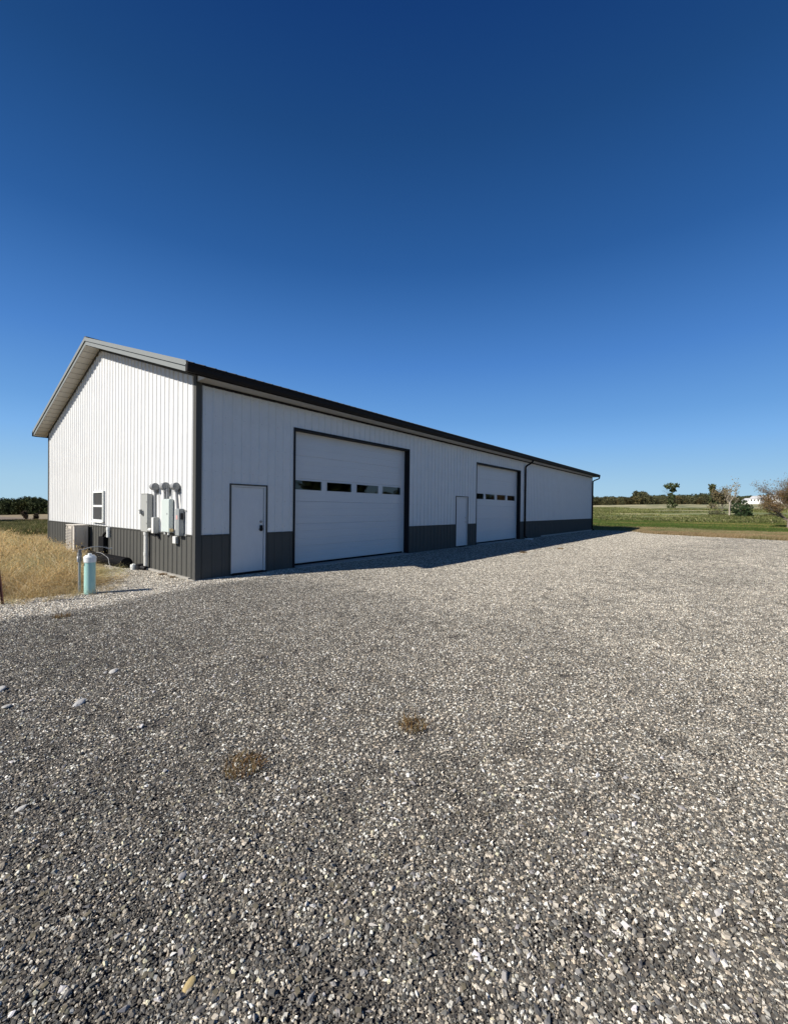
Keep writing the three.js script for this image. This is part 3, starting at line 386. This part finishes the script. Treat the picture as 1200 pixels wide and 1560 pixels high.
{ // coarser stones strewn singly over the finer bed
  const bed = scene.getObjectByName('loose_gravel'), R = rng(431), m = new THREE.Matrix4(), q = new THREE.Quaternion(), col = new THREE.Color();
  for (let v = 0; v < 6; v++) { const pos = [], c = []; stoneGeo([1, 1, 1], rng(440 + v), pos, c, 0, 0, 0, 1); const g = new THREE.BufferGeometry(); g.setAttribute('position', new THREE.Float32BufferAttribute(pos, 3)); g.computeVertexNormals(); const list = [];
    while (list.length < 650) { const d = 1 + 17 * R() ** 1.3, a = Math.atan2(fwd[1], fwd[0]) + (R() - 0.5) * 1.9, x = camX + d * Math.cos(a), z = camZ + d * Math.sin(a); if (inPoly(x, z, YARD) && !(x > -0.05 && z < 0.08)) list.push([x, z]); }
    const im = new THREE.InstancedMesh(g, std([1, 1, 1], 0.95), list.length); im.name = 'coarse_stones'; im.userData.kind = 'stuff';
    list.forEach(([x, z], i) => { const s = mix(0.009, 0.0165, R() ** 1.6), w = R() < 0.14 + 0.4 * lightShare(x, z) ? mix(0.35, 0.72, R()) : mix(0.11, 0.26, R()), h = mix(0.86, 0.95, R()); q.setFromEuler(new THREE.Euler(mix(-0.35, 0.35, R()), R() * 6.28, mix(-0.35, 0.35, R()))); m.compose(new THREE.Vector3(x, s * 0.35 + 0.003, z), q, new THREE.Vector3(s * mix(0.8, 1.3, R()), s * mix(0.6, 1, R()), s * mix(0.7, 1.2, R()))); im.setMatrixAt(i, m); im.setColorAt(i, col.setRGB(w, w * mix(0.93, 0.98, R()), w * h)); });
    bed.add(sh(im)); } }
// the few larger stones that stand out
{ const list = [[-3.61, 7.466, 0.03, [0.55, 0.42, 0.2], 'ochre yellow elongated stone lying in the dark gravel nearest the camera'], [-2.848, 4.303, 0.055, [0.62, 0.6, 0.56], 'white flat limestone flake propped up in the dark gravel'], [-2.9, 4.27, 0.028, [0.55, 0.53, 0.5], 'small white chip beside the propped limestone flake'], [-3.239, 4.825, 0.055, [0.55, 0.54, 0.52], 'pale flat oval stone in front of the propped white flake'], [-3.6, 4.045, 0.07, [0.6, 0.58, 0.55], 'white flat stone at the very left edge of the yard'], [-3.613, 4.471, 0.05, [0.5, 0.49, 0.46], 'pale grey stone just below the white stone at the left edge'], [-3.782, 5.992, 0.035, [0.6, 0.58, 0.54], 'white oval pebble alone in the dark gravel at lower left'], [-1.617, 8.423, 0.03, [0.6, 0.59, 0.56], 'white angular stone in the bright gravel at lower right'], [-3.43, 7.03, 0.03, [0.42, 0.41, 0.4], 'grey angular stone up and right of the ochre stone']];
  const R = rng(9); for (const [x, z, s, c, label] of list) { const g = new THREE.IcosahedronGeometry(1, 2), p = g.attributes.position, sd = (R() * 1e5) | 0; for (let i = 0; i < p.count; i++) { const a = p.getX(i), b = p.getY(i), d = p.getZ(i), k = 0.7 + 0.55 * vnoise(a * 1.3 + 5, b * 1.3 + d * 1.7 + 9, sd); p.setXYZ(i, Math.round(a * k * 5) / 5 * 0.4 + a * k * 0.6, b * k, d * k); } g.scale(s * 0.9, s * 0.2, s * 0.5); g.computeVertexNormals(); const o = new THREE.Mesh(g, std(c, 0.9, { map: grainTex, flatShading: true })); o.name = numbered('limestone_chunk'); o.position.set(x, 0.004 + s * 0.12, z); o.rotation.set(mix(-0.3, 0.3, R()), mix(0.3, 1.3, R()), mix(-0.25, 0.25, R())); scene.add(sh(o)); tag(o, label, 'stone'); } }

// ------------------------------------------------------------------ grass
function blades(R, n, h0, h1, spread, w, cols, lean = 0.5, seed = 0, segs = 3) {
  const p = [], c = []; const put = (a, b, d, k) => { p.push(...a, ...b, ...d); for (let i = 0; i < 3; i++) c.push(...k, 1); };
  for (let i = 0; i < n; i++) { const a = R() * 6.283, d = spread * Math.sqrt(R()), x = Math.cos(a) * d, z = Math.sin(a) * d, h = mix(h0, h1, R()), la = R() * 6.283, ln = h * lean * R(), wd = w * mix(0.6, 1.3, R()), fa = R() * 6.283, fx = Math.cos(fa), fz = Math.sin(fa), k0 = cols[(R() * cols.length) | 0], j = mix(0.8, 1.2, R()), k = k0.map((v) => v * j);
    let prev = null; for (let s = 0; s <= segs; s++) { const t = s / segs, cx = x + Math.cos(la) * ln * t * t, cz = z + Math.sin(la) * ln * t * t, cy = h * t * (1 - 0.18 * lean * t), ww = wd * (1 - 0.85 * t), A = [cx - fx * ww, cy, cz - fz * ww], Bq = [cx + fx * ww, cy, cz + fz * ww]; if (prev) { put(prev[0], prev[1], Bq, k); if (s < segs) put(prev[0], Bq, A, k); } prev = [A, Bq]; }
    if (seed && R() < seed) for (let s = 0; s < 3; s++) { const t = 1 - 0.1 * s, cx = x + Math.cos(la) * ln * t * t, cz = z + Math.sin(la) * ln * t * t, cy = h * t * (1 - 0.18 * lean * t), q = 0.02, b = R() * 6.28; put([cx, cy, cz], [cx + Math.cos(b) * q, cy + 0.035, cz + Math.sin(b) * q], [cx - Math.sin(b) * q * 0.5, cy + 0.05, cz + Math.cos(b) * q * 0.5], k.map((v) => v * 1.15)); } }
  const g = new THREE.BufferGeometry(); g.setAttribute('position', new THREE.Float32BufferAttribute(p, 3)); g.setAttribute('color', new THREE.Float32BufferAttribute(c, 4)); g.computeVertexNormals(); return g;
}
const grassMat = new THREE.MeshPhysicalMaterial({ vertexColors: true, roughness: 0.9, side: THREE.DoubleSide, transmission: 0.4, thickness: 0, specularIntensity: 0.2 });
function scatter(name, label, cat, geo, spots, tint, yOff = -0.02) {
  const im = new THREE.InstancedMesh(geo, grassMat, spots.length), m = new THREE.Matrix4(), q = new THREE.Quaternion(), col = new THREE.Color(); im.name = numbered(name);
  spots.forEach(([x, z, rot, sc, sy = sc], i) => { q.setFromEuler(new THREE.Euler(0, rot, 0)); m.compose(new THREE.Vector3(x, terrain(x, z) + yOff, z), q, new THREE.Vector3(sc, sy, sc)); im.setMatrixAt(i, m); im.setColorAt(i, col.setRGB(...tint(x, z, i))); });
  scene.add(sh(im)); tag(im, label, cat, null, 'stuff'); return im;
}
const STRAW = [[0.7, 0.56, 0.31], [0.62, 0.47, 0.24], [0.78, 0.66, 0.43], [0.46, 0.33, 0.16], [0.5, 0.42, 0.2]];
{ const R = rng(301), spots = []; const lowAC = (x, z) => Math.min(1, mix(0.35, 1, smooth(0.15, 1.6, -x - 0.02)));
  for (let i = 0; i < 26000; i++) { const x = mix(-9, 0.9, R()), z = mix(-21, 1.6, R()), a = R() * 6.28, s = mix(0.75, 1.2, R()); if (inPoly(x, z, YARD)) continue; if (x > -0.1 && z > -W - 0.15) continue; if (!inView(x, z, 0.92, 1.5)) continue; const near = -z < 9 ? 0.6 : 0.55; if (R() > near) continue; if (Math.hypot(x + 0.36, (z + 3.9) * 0.3) < 0.4) continue; if (x > -0.85 && z > -5.2 && (x > -0.55 || R() < 0.6)) continue; if (x > -1.35 && z > -2.6 && R() < 0.75) continue; const hgt = lowAC(x, z) * mix(0.6, 1.2, fbm(x / 0.9, z / 0.9, 71, 3)) * mix(0.34, 1, smooth(0, 1.3, -0.25 - z)) * (x > -1.75 && z > -4.5 ? 0.38 : 1); if (fbm(x / 0.55, z / 0.55, 70, 2) < 0.36) continue; spots.push([x, z, a, s, s * hgt]); }
  for (let i = 0; i < 90; i++) { const t = R() * 5, x = -3.6 + t * 0.62, z = mix(-0.5, 0.25, R()) - Math.max(0, x + 1.6) * 2.2; spots.push([x, z, R() * 6.28, mix(0.25, 0.5, R()), mix(0.12, 0.4, R())]); }
  scatter('dry_grass', 'tall golden dry grass growing left of the building', 'grass', blades(rng(5), 40, 0.1, 0.8, 0.2, 0.0042, STRAW, 1.15, 0.04, 4), spots, (x, z, i) => { const g = smooth(0.54, 0.72, fbm(x / 1.1, z / 1.1, 72, 3)) * 0.45, d = mix(0.5, 1.35, fbm(x / 0.4, z / 0.4, 73, 2)) * mix(0.8, 1.2, hash(i, 3, 7)); return [d * mix(1, 0.55, g), d * mix(1, 0.85, g), d * mix(1, 0.7, g)]; });
  const R2 = rng(302), g = [];
  for (let i = 0; i < 16000; i++) { const z = mix(-72, -17, R2()), x = mix(-14, 12, R2()), a = R2() * 6.28, s = mix(0.8, 1.6, R2()); if (!inView(x, z, 0.95, 2)) continue; const t = fbm(x / 2.5, z / 4, 74, 3); g.push([x, z, a, s * 1.3, s * mix(0.3, 1.2, t)]); }
  scatter('green_weeds', 'rough green weeds behind the tall dry grass at far left', 'weeds', blades(rng(6), 40, 0.15, 0.5, 0.35, 0.013, [[0.11, 0.12, 0.035], [0.15, 0.15, 0.05], [0.2, 0.18, 0.07], [0.3, 0.24, 0.12], [0.08, 0.09, 0.028]], 0.8), g, (x, z) => { const d = mix(0.7, 1.25, fbm(x / 3, z / 3, 75, 3)), tan = smooth(-58, -68, z); return [d * (1 + 1.6 * tan), d * (1 + 0.8 * tan), d * (1 + 1.2 * tan)]; });
  const R3 = rng(303), b = [], gr = [], rough = [];
  for (let i = 0; i < 30000; i++) { const x = mix(26, 39, R3()), z = mix(-9, 26, R3()), a = R3() * 6.28, s = mix(0.7, 1.2, R3()), e = x + bandN(x, z, 41) * 4 + z * 0.05; if (inPoly(x, z, YARD) || (x < L + 0.2 && z < 0.2)) continue; if (e < 37.4) b.push([x, z, a, s, s * mix(0.6, 1.2, fbm(x / 2, z / 2, 76, 2)) * (z < 3 && x < 36 ? 0.6 : 1)]); }
  for (let i = 0; i < 16000; i++) { const x = mix(36, 62, R3()), z = mix(-26, 30, R3()), a = R3() * 6.28, s = mix(0.8, 1.5, R3()), e = x + bandN(x, z, 41) * 4 + z * 0.05; if (e > 36.4 && e < 58) gr.push([x, z, a, s, s * 0.8]); }
  for (let i = 0; i < 15000; i++) { const x = mix(56, 140, R3() ** 1.4), z = mix(-70, 40, R3()), a = R3() * 6.28, s = mix(0.8, 2, R3()); const t = fbm(x / 5, z / 12, 77, 3); if (t < 0.5 || !inView(x, z, 0.85, 2)) continue; rough.push([x, z, a, s * 1.5, s * mix(0.2, 0.75, t)]); }
  const brown = [[0.36, 0.25, 0.13], [0.28, 0.19, 0.1], [0.46, 0.36, 0.21], [0.2, 0.17, 0.075]];
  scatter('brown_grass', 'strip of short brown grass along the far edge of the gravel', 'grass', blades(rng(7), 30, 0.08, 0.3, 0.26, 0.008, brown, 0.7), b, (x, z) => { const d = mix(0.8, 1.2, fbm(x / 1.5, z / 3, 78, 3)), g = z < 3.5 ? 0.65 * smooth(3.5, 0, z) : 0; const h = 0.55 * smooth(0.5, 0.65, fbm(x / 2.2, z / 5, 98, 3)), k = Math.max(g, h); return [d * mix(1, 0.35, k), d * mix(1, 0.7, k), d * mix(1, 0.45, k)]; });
  scatter('green_grass', 'band of fresh green grass beyond the brown strip', 'grass', blades(rng(8), 34, 0.06, 0.2, 0.4, 0.012, [[0.085, 0.155, 0.026], [0.105, 0.18, 0.034], [0.07, 0.125, 0.022], [0.18, 0.185, 0.06]], 0.7), gr, (x, z) => { const d = mix(0.55, 1.25, fbm(x / 1.6, z / 7, 79, 3)), t = smooth(0.55, 0.7, fbm(x / 2.4, z / 8, 99, 3)); return [d * (1 + 1.1 * t), d * (1 + 0.35 * t), d * (1 + 0.9 * t)]; });
  scatter('field_weeds', 'rough olive and straw coloured weeds in the fields to the right', 'weeds', blades(rng(9), 36, 0.12, 0.5, 0.5, 0.02, [[0.26, 0.27, 0.1], [0.18, 0.2, 0.06], [0.42, 0.38, 0.19], [0.12, 0.15, 0.04]], 0.7), rough, (x, z) => { const d = mix(0.65, 1.3, fbm(x / 6, z / 10, 80, 3)); return [d, d, d]; });
}
// dry weed tufts in the gravel
{ const list = [[-1.814, 7.043, 0.17, 'small dry brown weed tuft in the middle of the gravel yard'], [-2.851, 6.55, 0.2, 'flattened brown weed tuft left of the middle in dark gravel'], [10.6, 2.85, 0.22, 'tan dry weed tuft at the shadow edge before the second overhead door'], [13.2, 3.35, 0.2, 'low dry weed patch right of the tan tuft by the shadow edge'], [-0.14, -1.25, 0.14, 'straw weed tuft at the wall base under the narrow dark disconnect box'], [-0.16, -0.72, 0.11, 'short dry weed tuft at the wall base nearest the building corner'], [-2.62, 1.55, 0.16, 'sparse olive weed tuft in gravel in front of the teal pipe']];
  list.forEach(([x, z, s, label], i) => { const o = new THREE.Mesh(blades(rng(900 + i), i === 1 ? 190 : i === 6 ? 90 : 150, s * 0.25, s * (i === 1 ? 0.42 : 0.62), s * 0.62, 0.0032, [[0.24, 0.14, 0.06], [0.16, 0.09, 0.04], [0.32, 0.22, 0.1], [0.14, 0.11, 0.045]], 1.4), grassMat); o.name = numbered('weed_tuft'); o.position.set(x, 0.004, z); scene.add(sh(o)); tag(o, label, 'weed tuft'); }); }

// ------------------------------------------------------------------ trees
const barkMat = new THREE.MeshStandardMaterial({ vertexColors: true, roughness: 0.95 });
function colored(g, c) { const n = g.attributes.position.count, a = new Float32Array(n * 4); for (let i = 0; i < n; i++) { a[i * 4] = c[0]; a[i * 4 + 1] = c[1]; a[i * 4 + 2] = c[2]; a[i * 4 + 3] = 1; } g.setAttribute('color', new THREE.BufferAttribute(a, 4)); return g; }
function wood(R, h, r, opt) { // recursive limbs; returns geometry and twig points
  const geos = [], tips = []; const { depth = 4, split = 3, up = 0.35, spread = 0.75, ratio = 0.68, bark = [0.1, 0.085, 0.07], bare = 0.3 } = opt;
  const grow = (p, d, len, rad, lv) => { let a = p.clone(), dir = d.clone(); const n = lv === 0 ? 4 : 3; let r0 = rad; for (let i = 0; i < n; i++) { dir.x += (R() - 0.5) * 0.28; dir.z += (R() - 0.5) * 0.28; dir.y += (R() - 0.35) * up * 0.4; dir.normalize(); const b = a.clone().addScaledVector(dir, len / n), r1 = rad * (1 - 0.55 * (i + 1) / n); geos.push(cyl(a.toArray(), b.toArray(), r0, r1, lv < 2 ? 7 : 4, true)); r0 = r1;
      if (lv < depth && (lv > 0 || (i + 1) / n > bare)) { const k = lv === 0 ? split : i === n - 1 ? 2 : R() < 0.75 ? 1 : 2; for (let s = 0; s < k; s++) { const az = R() * 6.283, nd = new THREE.Vector3(Math.cos(az) * spread, mix(up * 0.5, up * 1.6, R()), Math.sin(az) * spread).addScaledVector(dir, 0.65).normalize(); grow(b, nd, len * ratio * mix(0.7, 1.1, R()), r1 * 0.72, lv + 1); } } else if (lv >= depth - 1) tips.push(b.clone()); a = b; } if (lv >= depth - 1) tips.push(a.clone()); };
  grow(new THREE.Vector3(0, -0.1, 0), new THREE.Vector3(0, 1, 0), h * 0.55, r, 0); const g = colored(join(geos), bark); return { g, tips };
}
function foliage(R, tips, n, size, jit, cols) { const p = [], c = [], v = new THREE.Vector3(); for (const t of tips) for (let i = 0; i < n; i++) { v.set(R() - 0.5, R() - 0.5, R() - 0.5).multiplyScalar(2 * jit).add(t); const s = size * mix(0.6, 1.4, R()), e = new THREE.Euler(R() * 6.28, R() * 6.28, R() * 6.28), k0 = cols[(R() * cols.length) | 0], j = mix(0.75, 1.25, R()); for (const [a, b] of [[-1, -0.5], [1, -0.4], [0.1, 1]]) { const w = new THREE.Vector3(a * s, b * s, 0).applyEuler(e); p.push(v.x + w.x, v.y + w.y, v.z + w.z); c.push(k0[0] * j, k0[1] * j, k0[2] * j, 1); } }
  const g = new THREE.BufferGeometry(); g.setAttribute('position', new THREE.Float32BufferAttribute(p, 3)); g.setAttribute('color', new THREE.Float32BufferAttribute(c, 4)); g.computeVertexNormals(); return g; }
const leafMat = new THREE.MeshPhysicalMaterial({ vertexColors: true, roughness: 0.85, side: THREE.DoubleSide, transmission: 0.15, thickness: 0, specularIntensity: 0.2 });
// where a pixel column (in the 1200 wide photograph) meets the field at a given depth along the view
function column(u, depth) { const t = (u - 600) / 640.42; return [camX + depth * (fwd[0] + t * 0.63), camZ + depth * (fwd[1] + t * 0.776)]; }
function plant(name, label, cat, u, depth, build, group) { const [x, z] = column(u, depth), t = thing(name, label, cat, [x, terrain(x, z), z], group); build(t); return t; }
const GREENS = [[0.05, 0.065, 0.025], [0.065, 0.08, 0.03], [0.04, 0.05, 0.02]], OLIVES = [[0.075, 0.08, 0.042], [0.1, 0.095, 0.05], [0.06, 0.068, 0.035]], RUSSET = [[0.15, 0.085, 0.04], [0.11, 0.07, 0.036], [0.17, 0.11, 0.055]];
const ball = (R, n, cx, cy, cz, rx, ry, rz) => Array.from({ length: n }, () => { const a = R() * 6.283, b = Math.acos(2 * R() - 1), k = Math.cbrt(mix(0.25, 1, R())); return new THREE.Vector3(cx + rx * k * Math.sin(b) * Math.cos(a), cy + ry * k * Math.cos(b), cz + rz * k * Math.sin(b) * Math.sin(a)); });
plant('pine_tree', 'flat topped dark pine standing alone left of the other field trees', 'tree', 1022, 128, (t) => { const R = rng(41), w = wood(R, 6.2, 0.16, { depth: 2, split: 2, spread: 1, up: 0.15, bark: [0.06, 0.05, 0.04] }); part('trunk', w.g, barkMat, t); part('crown', foliage(R, [...ball(R, 46, -0.3, 6.7, 0, 2.2, 0.75, 2.0), ...ball(R, 16, 1.4, 5.6, 0, 0.7, 0.4, 0.7), ...ball(R, 34, 0, 2.9, 0, 0.8, 2.2, 0.8), ...ball(R, 16, 0.1, 0.8, 0.2, 1.6, 0.7, 1.2)], 6, 0.26, 0.35, GREENS), leafMat, t); });
plant('column_tree', 'slender dark tree with a tufted top right of the pine', 'tree', 1084, 118, (t) => { const R = rng(43), w = wood(R, 6.6, 0.16, { depth: 2, split: 2, spread: 0.6, up: 0.5, bark: [0.07, 0.06, 0.05] }); part('trunk', w.g, barkMat, t); part('crown', foliage(R, [...ball(R, 26, 0.1, 6.0, 0, 0.85, 0.9, 0.8), ...ball(R, 44, 0, 3.6, 0, 1.0, 1.9, 0.9), ...ball(R, 22, -0.3, 1.5, 0, 1.0, 1.2, 0.9)], 6, 0.24, 0.3, [...GREENS, [0.08, 0.07, 0.035]]), leafMat, t); });
plant('dead_tree', 'bare dead tree with a pale trunk beside the dark cedar shrub', 'tree', 1110, 68, (t) => { const R = rng(58), w = wood(R, 4.6, 0.15, { depth: 4, split: 1, spread: 0.7, up: 0.7, ratio: 0.66, bark: [0.31, 0.275, 0.225], bare: 0.2 }); part('trunk', w.g, barkMat, t); part('crown', foliage(R, w.tips.filter((_, i) => i % 5 === 0), 1, 0.1, 0.2, [[0.2, 0.17, 0.11]]), leafMat, t); });
plant('cedar_shrub', 'dense dark green cedar shrub at the foot of the dead tree', 'shrub', 1129, 65, (t) => { const R = rng(47); const w = wood(R, 2.0, 0.1, { depth: 2, split: 3, bark: [0.08, 0.06, 0.05] }); part('trunk', w.g, barkMat, t); part('crown', foliage(R, [...ball(R, 70, 0.3, 1.35, 0, 1.2, 1.35, 1.2), ...ball(R, 40, -1.2, 0.9, 0.2, 1.0, 0.9, 1.0), ...ball(R, 26, 0.9, 0.6, 0, 1.0, 0.6, 1.0)], 7, 0.13, 0.22, [[0.022, 0.04, 0.016], [0.03, 0.05, 0.02], [0.018, 0.03, 0.014]]), leafMat, t); });
plant('autumn_tree', 'sparse tree with russet leaves and grey twigs at the right edge', 'tree', 1200, 37, (t) => { const R = rng(61), w = wood(R, 4.9, 0.13, { depth: 6, split: 3, spread: 1.0, up: 0.3, ratio: 0.66, bark: [0.19, 0.155, 0.125], bare: 0.15 }); part('trunk', w.g, barkMat, t); const low = w.tips.filter((p, i) => p.y < 3.1 && i % 3 === 0), high = w.tips.filter((p, i) => p.y >= 3.1 && i % 26 === 0); part('crown', foliage(R, [...low.filter((_, i) => i % 2), ...high], 2, 0.036, 0.22, [...RUSSET, [0.12, 0.1, 0.04]]), leafMat, t); });
for (const [u, d, s, label] of [[40, 61, 0.9, 'dark leafless shrub standing at the edge of the tan field'], [54, 62, 0.6, 'low dark shrub right of the leafless shrub near the building']]) plant('field_shrub', label, 'shrub', u, d, (t) => { const R = rng(70 + u), w = wood(R, 1.7 * s, 0.05, { depth: 3, split: 3, spread: 0.7, up: 0.6, bark: [0.07, 0.04, 0.035], bare: 0 }); part('trunk', w.g, barkMat, t); part('crown', foliage(R, w.tips, 2, 0.05, 0.12, [[0.06, 0.035, 0.028], [0.05, 0.045, 0.025]]), leafMat, t); });
plant('thicket', 'greyish thicket of brush at the foot of the slender tree', 'shrub', 1085, 116, (t) => { const R = rng(83); const w = wood(R, 1.6, 0.06, { depth: 3, split: 4, bark: [0.2, 0.17, 0.13], bare: 0 }); part('trunk', w.g, barkMat, t); part('crown', foliage(R, ball(R, 50, -0.2, 0.6, 0, 2.2, 0.75, 1.4), 4, 0.14, 0.3, [[0.2, 0.17, 0.1], [0.14, 0.12, 0.06]]), leafMat, t); });
plant('brush_row', 'low dark brush in front of the cedar shrub and dead tree', 'shrub', 1090, 74, (t) => { const R = rng(85); part('trunk', wood(R, 1, 0.05, { depth: 2, split: 4, bare: 0 }).g, barkMat, t); part('crown', foliage(R, [...ball(R, 50, -1.5, 0.3, 0.4, 2.6, 0.45, 1.2), ...ball(R, 40, 2, 0.3, -0.3, 2.2, 0.4, 1)], 5, 0.11, 0.25, OLIVES), leafMat, t); });
plant('scrub_tree', 'thin grey scrub tree between the slender tree and the dead tree', 'tree', 1099, 95, (t) => { const R = rng(87), w = wood(R, 4.3, 0.1, { depth: 4, split: 2, spread: 0.8, up: 0.45, bark: [0.15, 0.13, 0.1], bare: 0.2 }); part('trunk', w.g, barkMat, t); part('crown', foliage(R, w.tips, 1, 0.11, 0.25, [[0.11, 0.1, 0.05], [0.15, 0.11, 0.06]]), leafMat, t); });
// trees across the yard, outside the frame: what the door glass mirrors
for (const [az, d, h, label] of [[43.6, 46, 7.4, 'broad green tree across the yard facing the first overhead door'], [34.4, 52, 7, 'small green tree across the yard, left of the broad one'], [49.4, 64, 3.3, 'low green bush tree across the yard facing the fourth door window'], [52.2, 66, 3.4, 'low bush tree across the yard, right of the other low one'], [61.5, 84, 13, 'tall dense tree across the yard facing the second overhead door'], [64.5, 92, 14, 'tallest dense tree across the yard beside the other tall one'], [67.5, 100, 13, 'dense tree at the end of the row across the yard']]) { const a = az * Math.PI / 180, x = camX + d * Math.sin(a), z = 8 + d * Math.cos(a) - 17; const t = thing('yard_tree', label, 'tree', [x, terrain(x, z), z + 0]); const R = rng(200 + az | 0), w = wood(R, h * 0.8, 0.22, { depth: 3, split: 3, spread: 0.9, up: 0.45 }); part('trunk', w.g, barkMat, t); part('crown', foliage(R, [...ball(R, 260, 0, h * 0.56, 0, h * 0.34, h * 0.42, h * 0.34), ...w.tips], 8, 0.3, 0.7, GREENS), leafMat, t); }
// far woods that read as one mass
function woods(name, label, spots, cols, seed, hues) {
  const R = rng(seed), tr = wood(R, 5, 0.18, { depth: 2, split: 2 }).g, cr = foliage(R, [...ball(R, 60, 0, 5.2, 0, 2.6, 3.0, 2.6), ...ball(R, 34, 0.6, 2.0, 0.3, 2.6, 1.9, 2.6)], 6, 0.36, 0.55, cols);
  const strip = (g) => { g = g.index ? g.toNonIndexed() : g; for (const k of Object.keys(g.attributes)) if (!['position', 'normal', 'color'].includes(k)) g.deleteAttribute(k); return g; };
  const im = new THREE.InstancedMesh(mergeGeometries([strip(tr), strip(cr)]), leafMat, spots.length), m = new THREE.Matrix4(), q = new THREE.Quaternion(), col = new THREE.Color(); im.name = name;
  spots.forEach(([x, z, s, sy], i) => { q.setFromEuler(new THREE.Euler(0, R() * 6.28, 0)); m.compose(new THREE.Vector3(x, terrain(x, z) - 0.2, z), q, new THREE.Vector3(s, sy, s)); im.setMatrixAt(i, m); im.setColorAt(i, col.setRGB(...hues(R))); }); scene.add(sh(im)); tag(im, label, 'woods', null, 'stuff');
}
{ const R = rng(21), a = [], b = [], c = []; const hue = (R) => { const d = mix(0.6, 1.25, R()), w = R(); return w < 0.12 ? [d * 1.25, d * 1.05, d * 0.9] : [d, d, d]; };
  for (let i = 0; i < 520; i++) { const u = mix(800, 1420, R()), D = mix(262, 330, R()), [x, z] = column(u, D), n = fbm(u / 30, 2.2, 91, 3); const s = mix(0.75, 1.15, R()); a.push([x, z, s * 1.1, s * mix(0.4, 0.85, n)]); }
  woods('distant_woods', 'dark wooded skyline beyond the fields at right', a, [...GREENS, ...OLIVES], 301, hue);
  for (let i = 0; i < 150; i++) { const u = mix(890, 1075, R()), D = mix(225, 258, R()), [x, z] = column(u, D); const s = mix(0.35, 0.62, R()); b.push([x, z, s * 1.5, s]); }
  for (let i = 0; i < 8; i++) { const [x, z] = column(mix(968, 984, R()), mix(230, 240, R())), s = mix(0.8, 1.0, R()); b.push([x, z, s, s]); }
  woods('field_hedge', 'olive scrub hedge in front of the wooded skyline', b, [...OLIVES, [0.13, 0.115, 0.05]], 303, hue);
  for (let i = 0; i < 260; i++) { const u = mix(-160, 110, R()), D = mix(205, 250, R()), [x, z] = column(u, D), n = fbm(u / 16, 4.4, 92, 3), s = mix(0.85, 1.2, R()); c.push([x, z, s, s * mix(0.62, 1.12, n)]); }
  for (let i = 0; i < 120; i++) { const a = mix(-0.42, 0.05, R()), D = mix(62, 95, R()), s = mix(1.0, 1.5, R()); c.push([D * Math.sin(a) - 8, -D * Math.cos(a), s, s * 1.1]); }
  woods('left_woods', 'dark woodland behind the tan field left of the building', c, GREENS, 305, hue);
}
// white houses far off at the right
function farHouse(u, d, w, dp, h, turn, label) { plant('farm_house', label, 'house', u, d, (t) => { t.rotation.y = turn; t.position.y += 0.9; part('wall', [bx(-w / 2, w / 2, -2, h, -dp / 2, dp / 2), prism([[-dp / 2, h], [dp / 2, h], [0, h + dp * 0.3]], -w / 2, w / 2)], std([0.78, 0.78, 0.76], 0.7), t);
  const rise = dp * 0.3, e = 0.3; for (const s of [-1, 1]) part('roof', quads([[[-w / 2 - e, h + rise + 0.12, 0], [w / 2 + e, h + rise + 0.12, 0], [w / 2 + e, h - rise * e / (dp / 2) + 0.1, s * (dp / 2 + e)], [-w / 2 - e, h - rise * e / (dp / 2) + 0.1, s * (dp / 2 + e)]]]), std([0.42, 0.42, 0.42], 0.6, { side: THREE.DoubleSide }), t);
  for (let k = 0; k < 3; k++) for (const s of [-1, 1]) part('window', bx(-w * 0.32 + k * w * 0.32 - 0.35, -w * 0.32 + k * w * 0.32 + 0.35, h * 0.35, h * 0.8, s * dp / 2, s * (dp / 2 + 0.05)), M.black, t); }); }
farHouse(1153, 250, 5.5, 5.5, 2.2, 1.0, 'white gabled farmhouse nearest the dark cedar on the far rise');
farHouse(1142, 255, 7, 5, 1.1, 0.75, 'long low white shed left of the gabled farmhouse far away');
farHouse(1178, 248, 7, 6, 2.2, 1.5, 'white house half hidden behind the russet tree at right');

renderer.render(scene, camera);
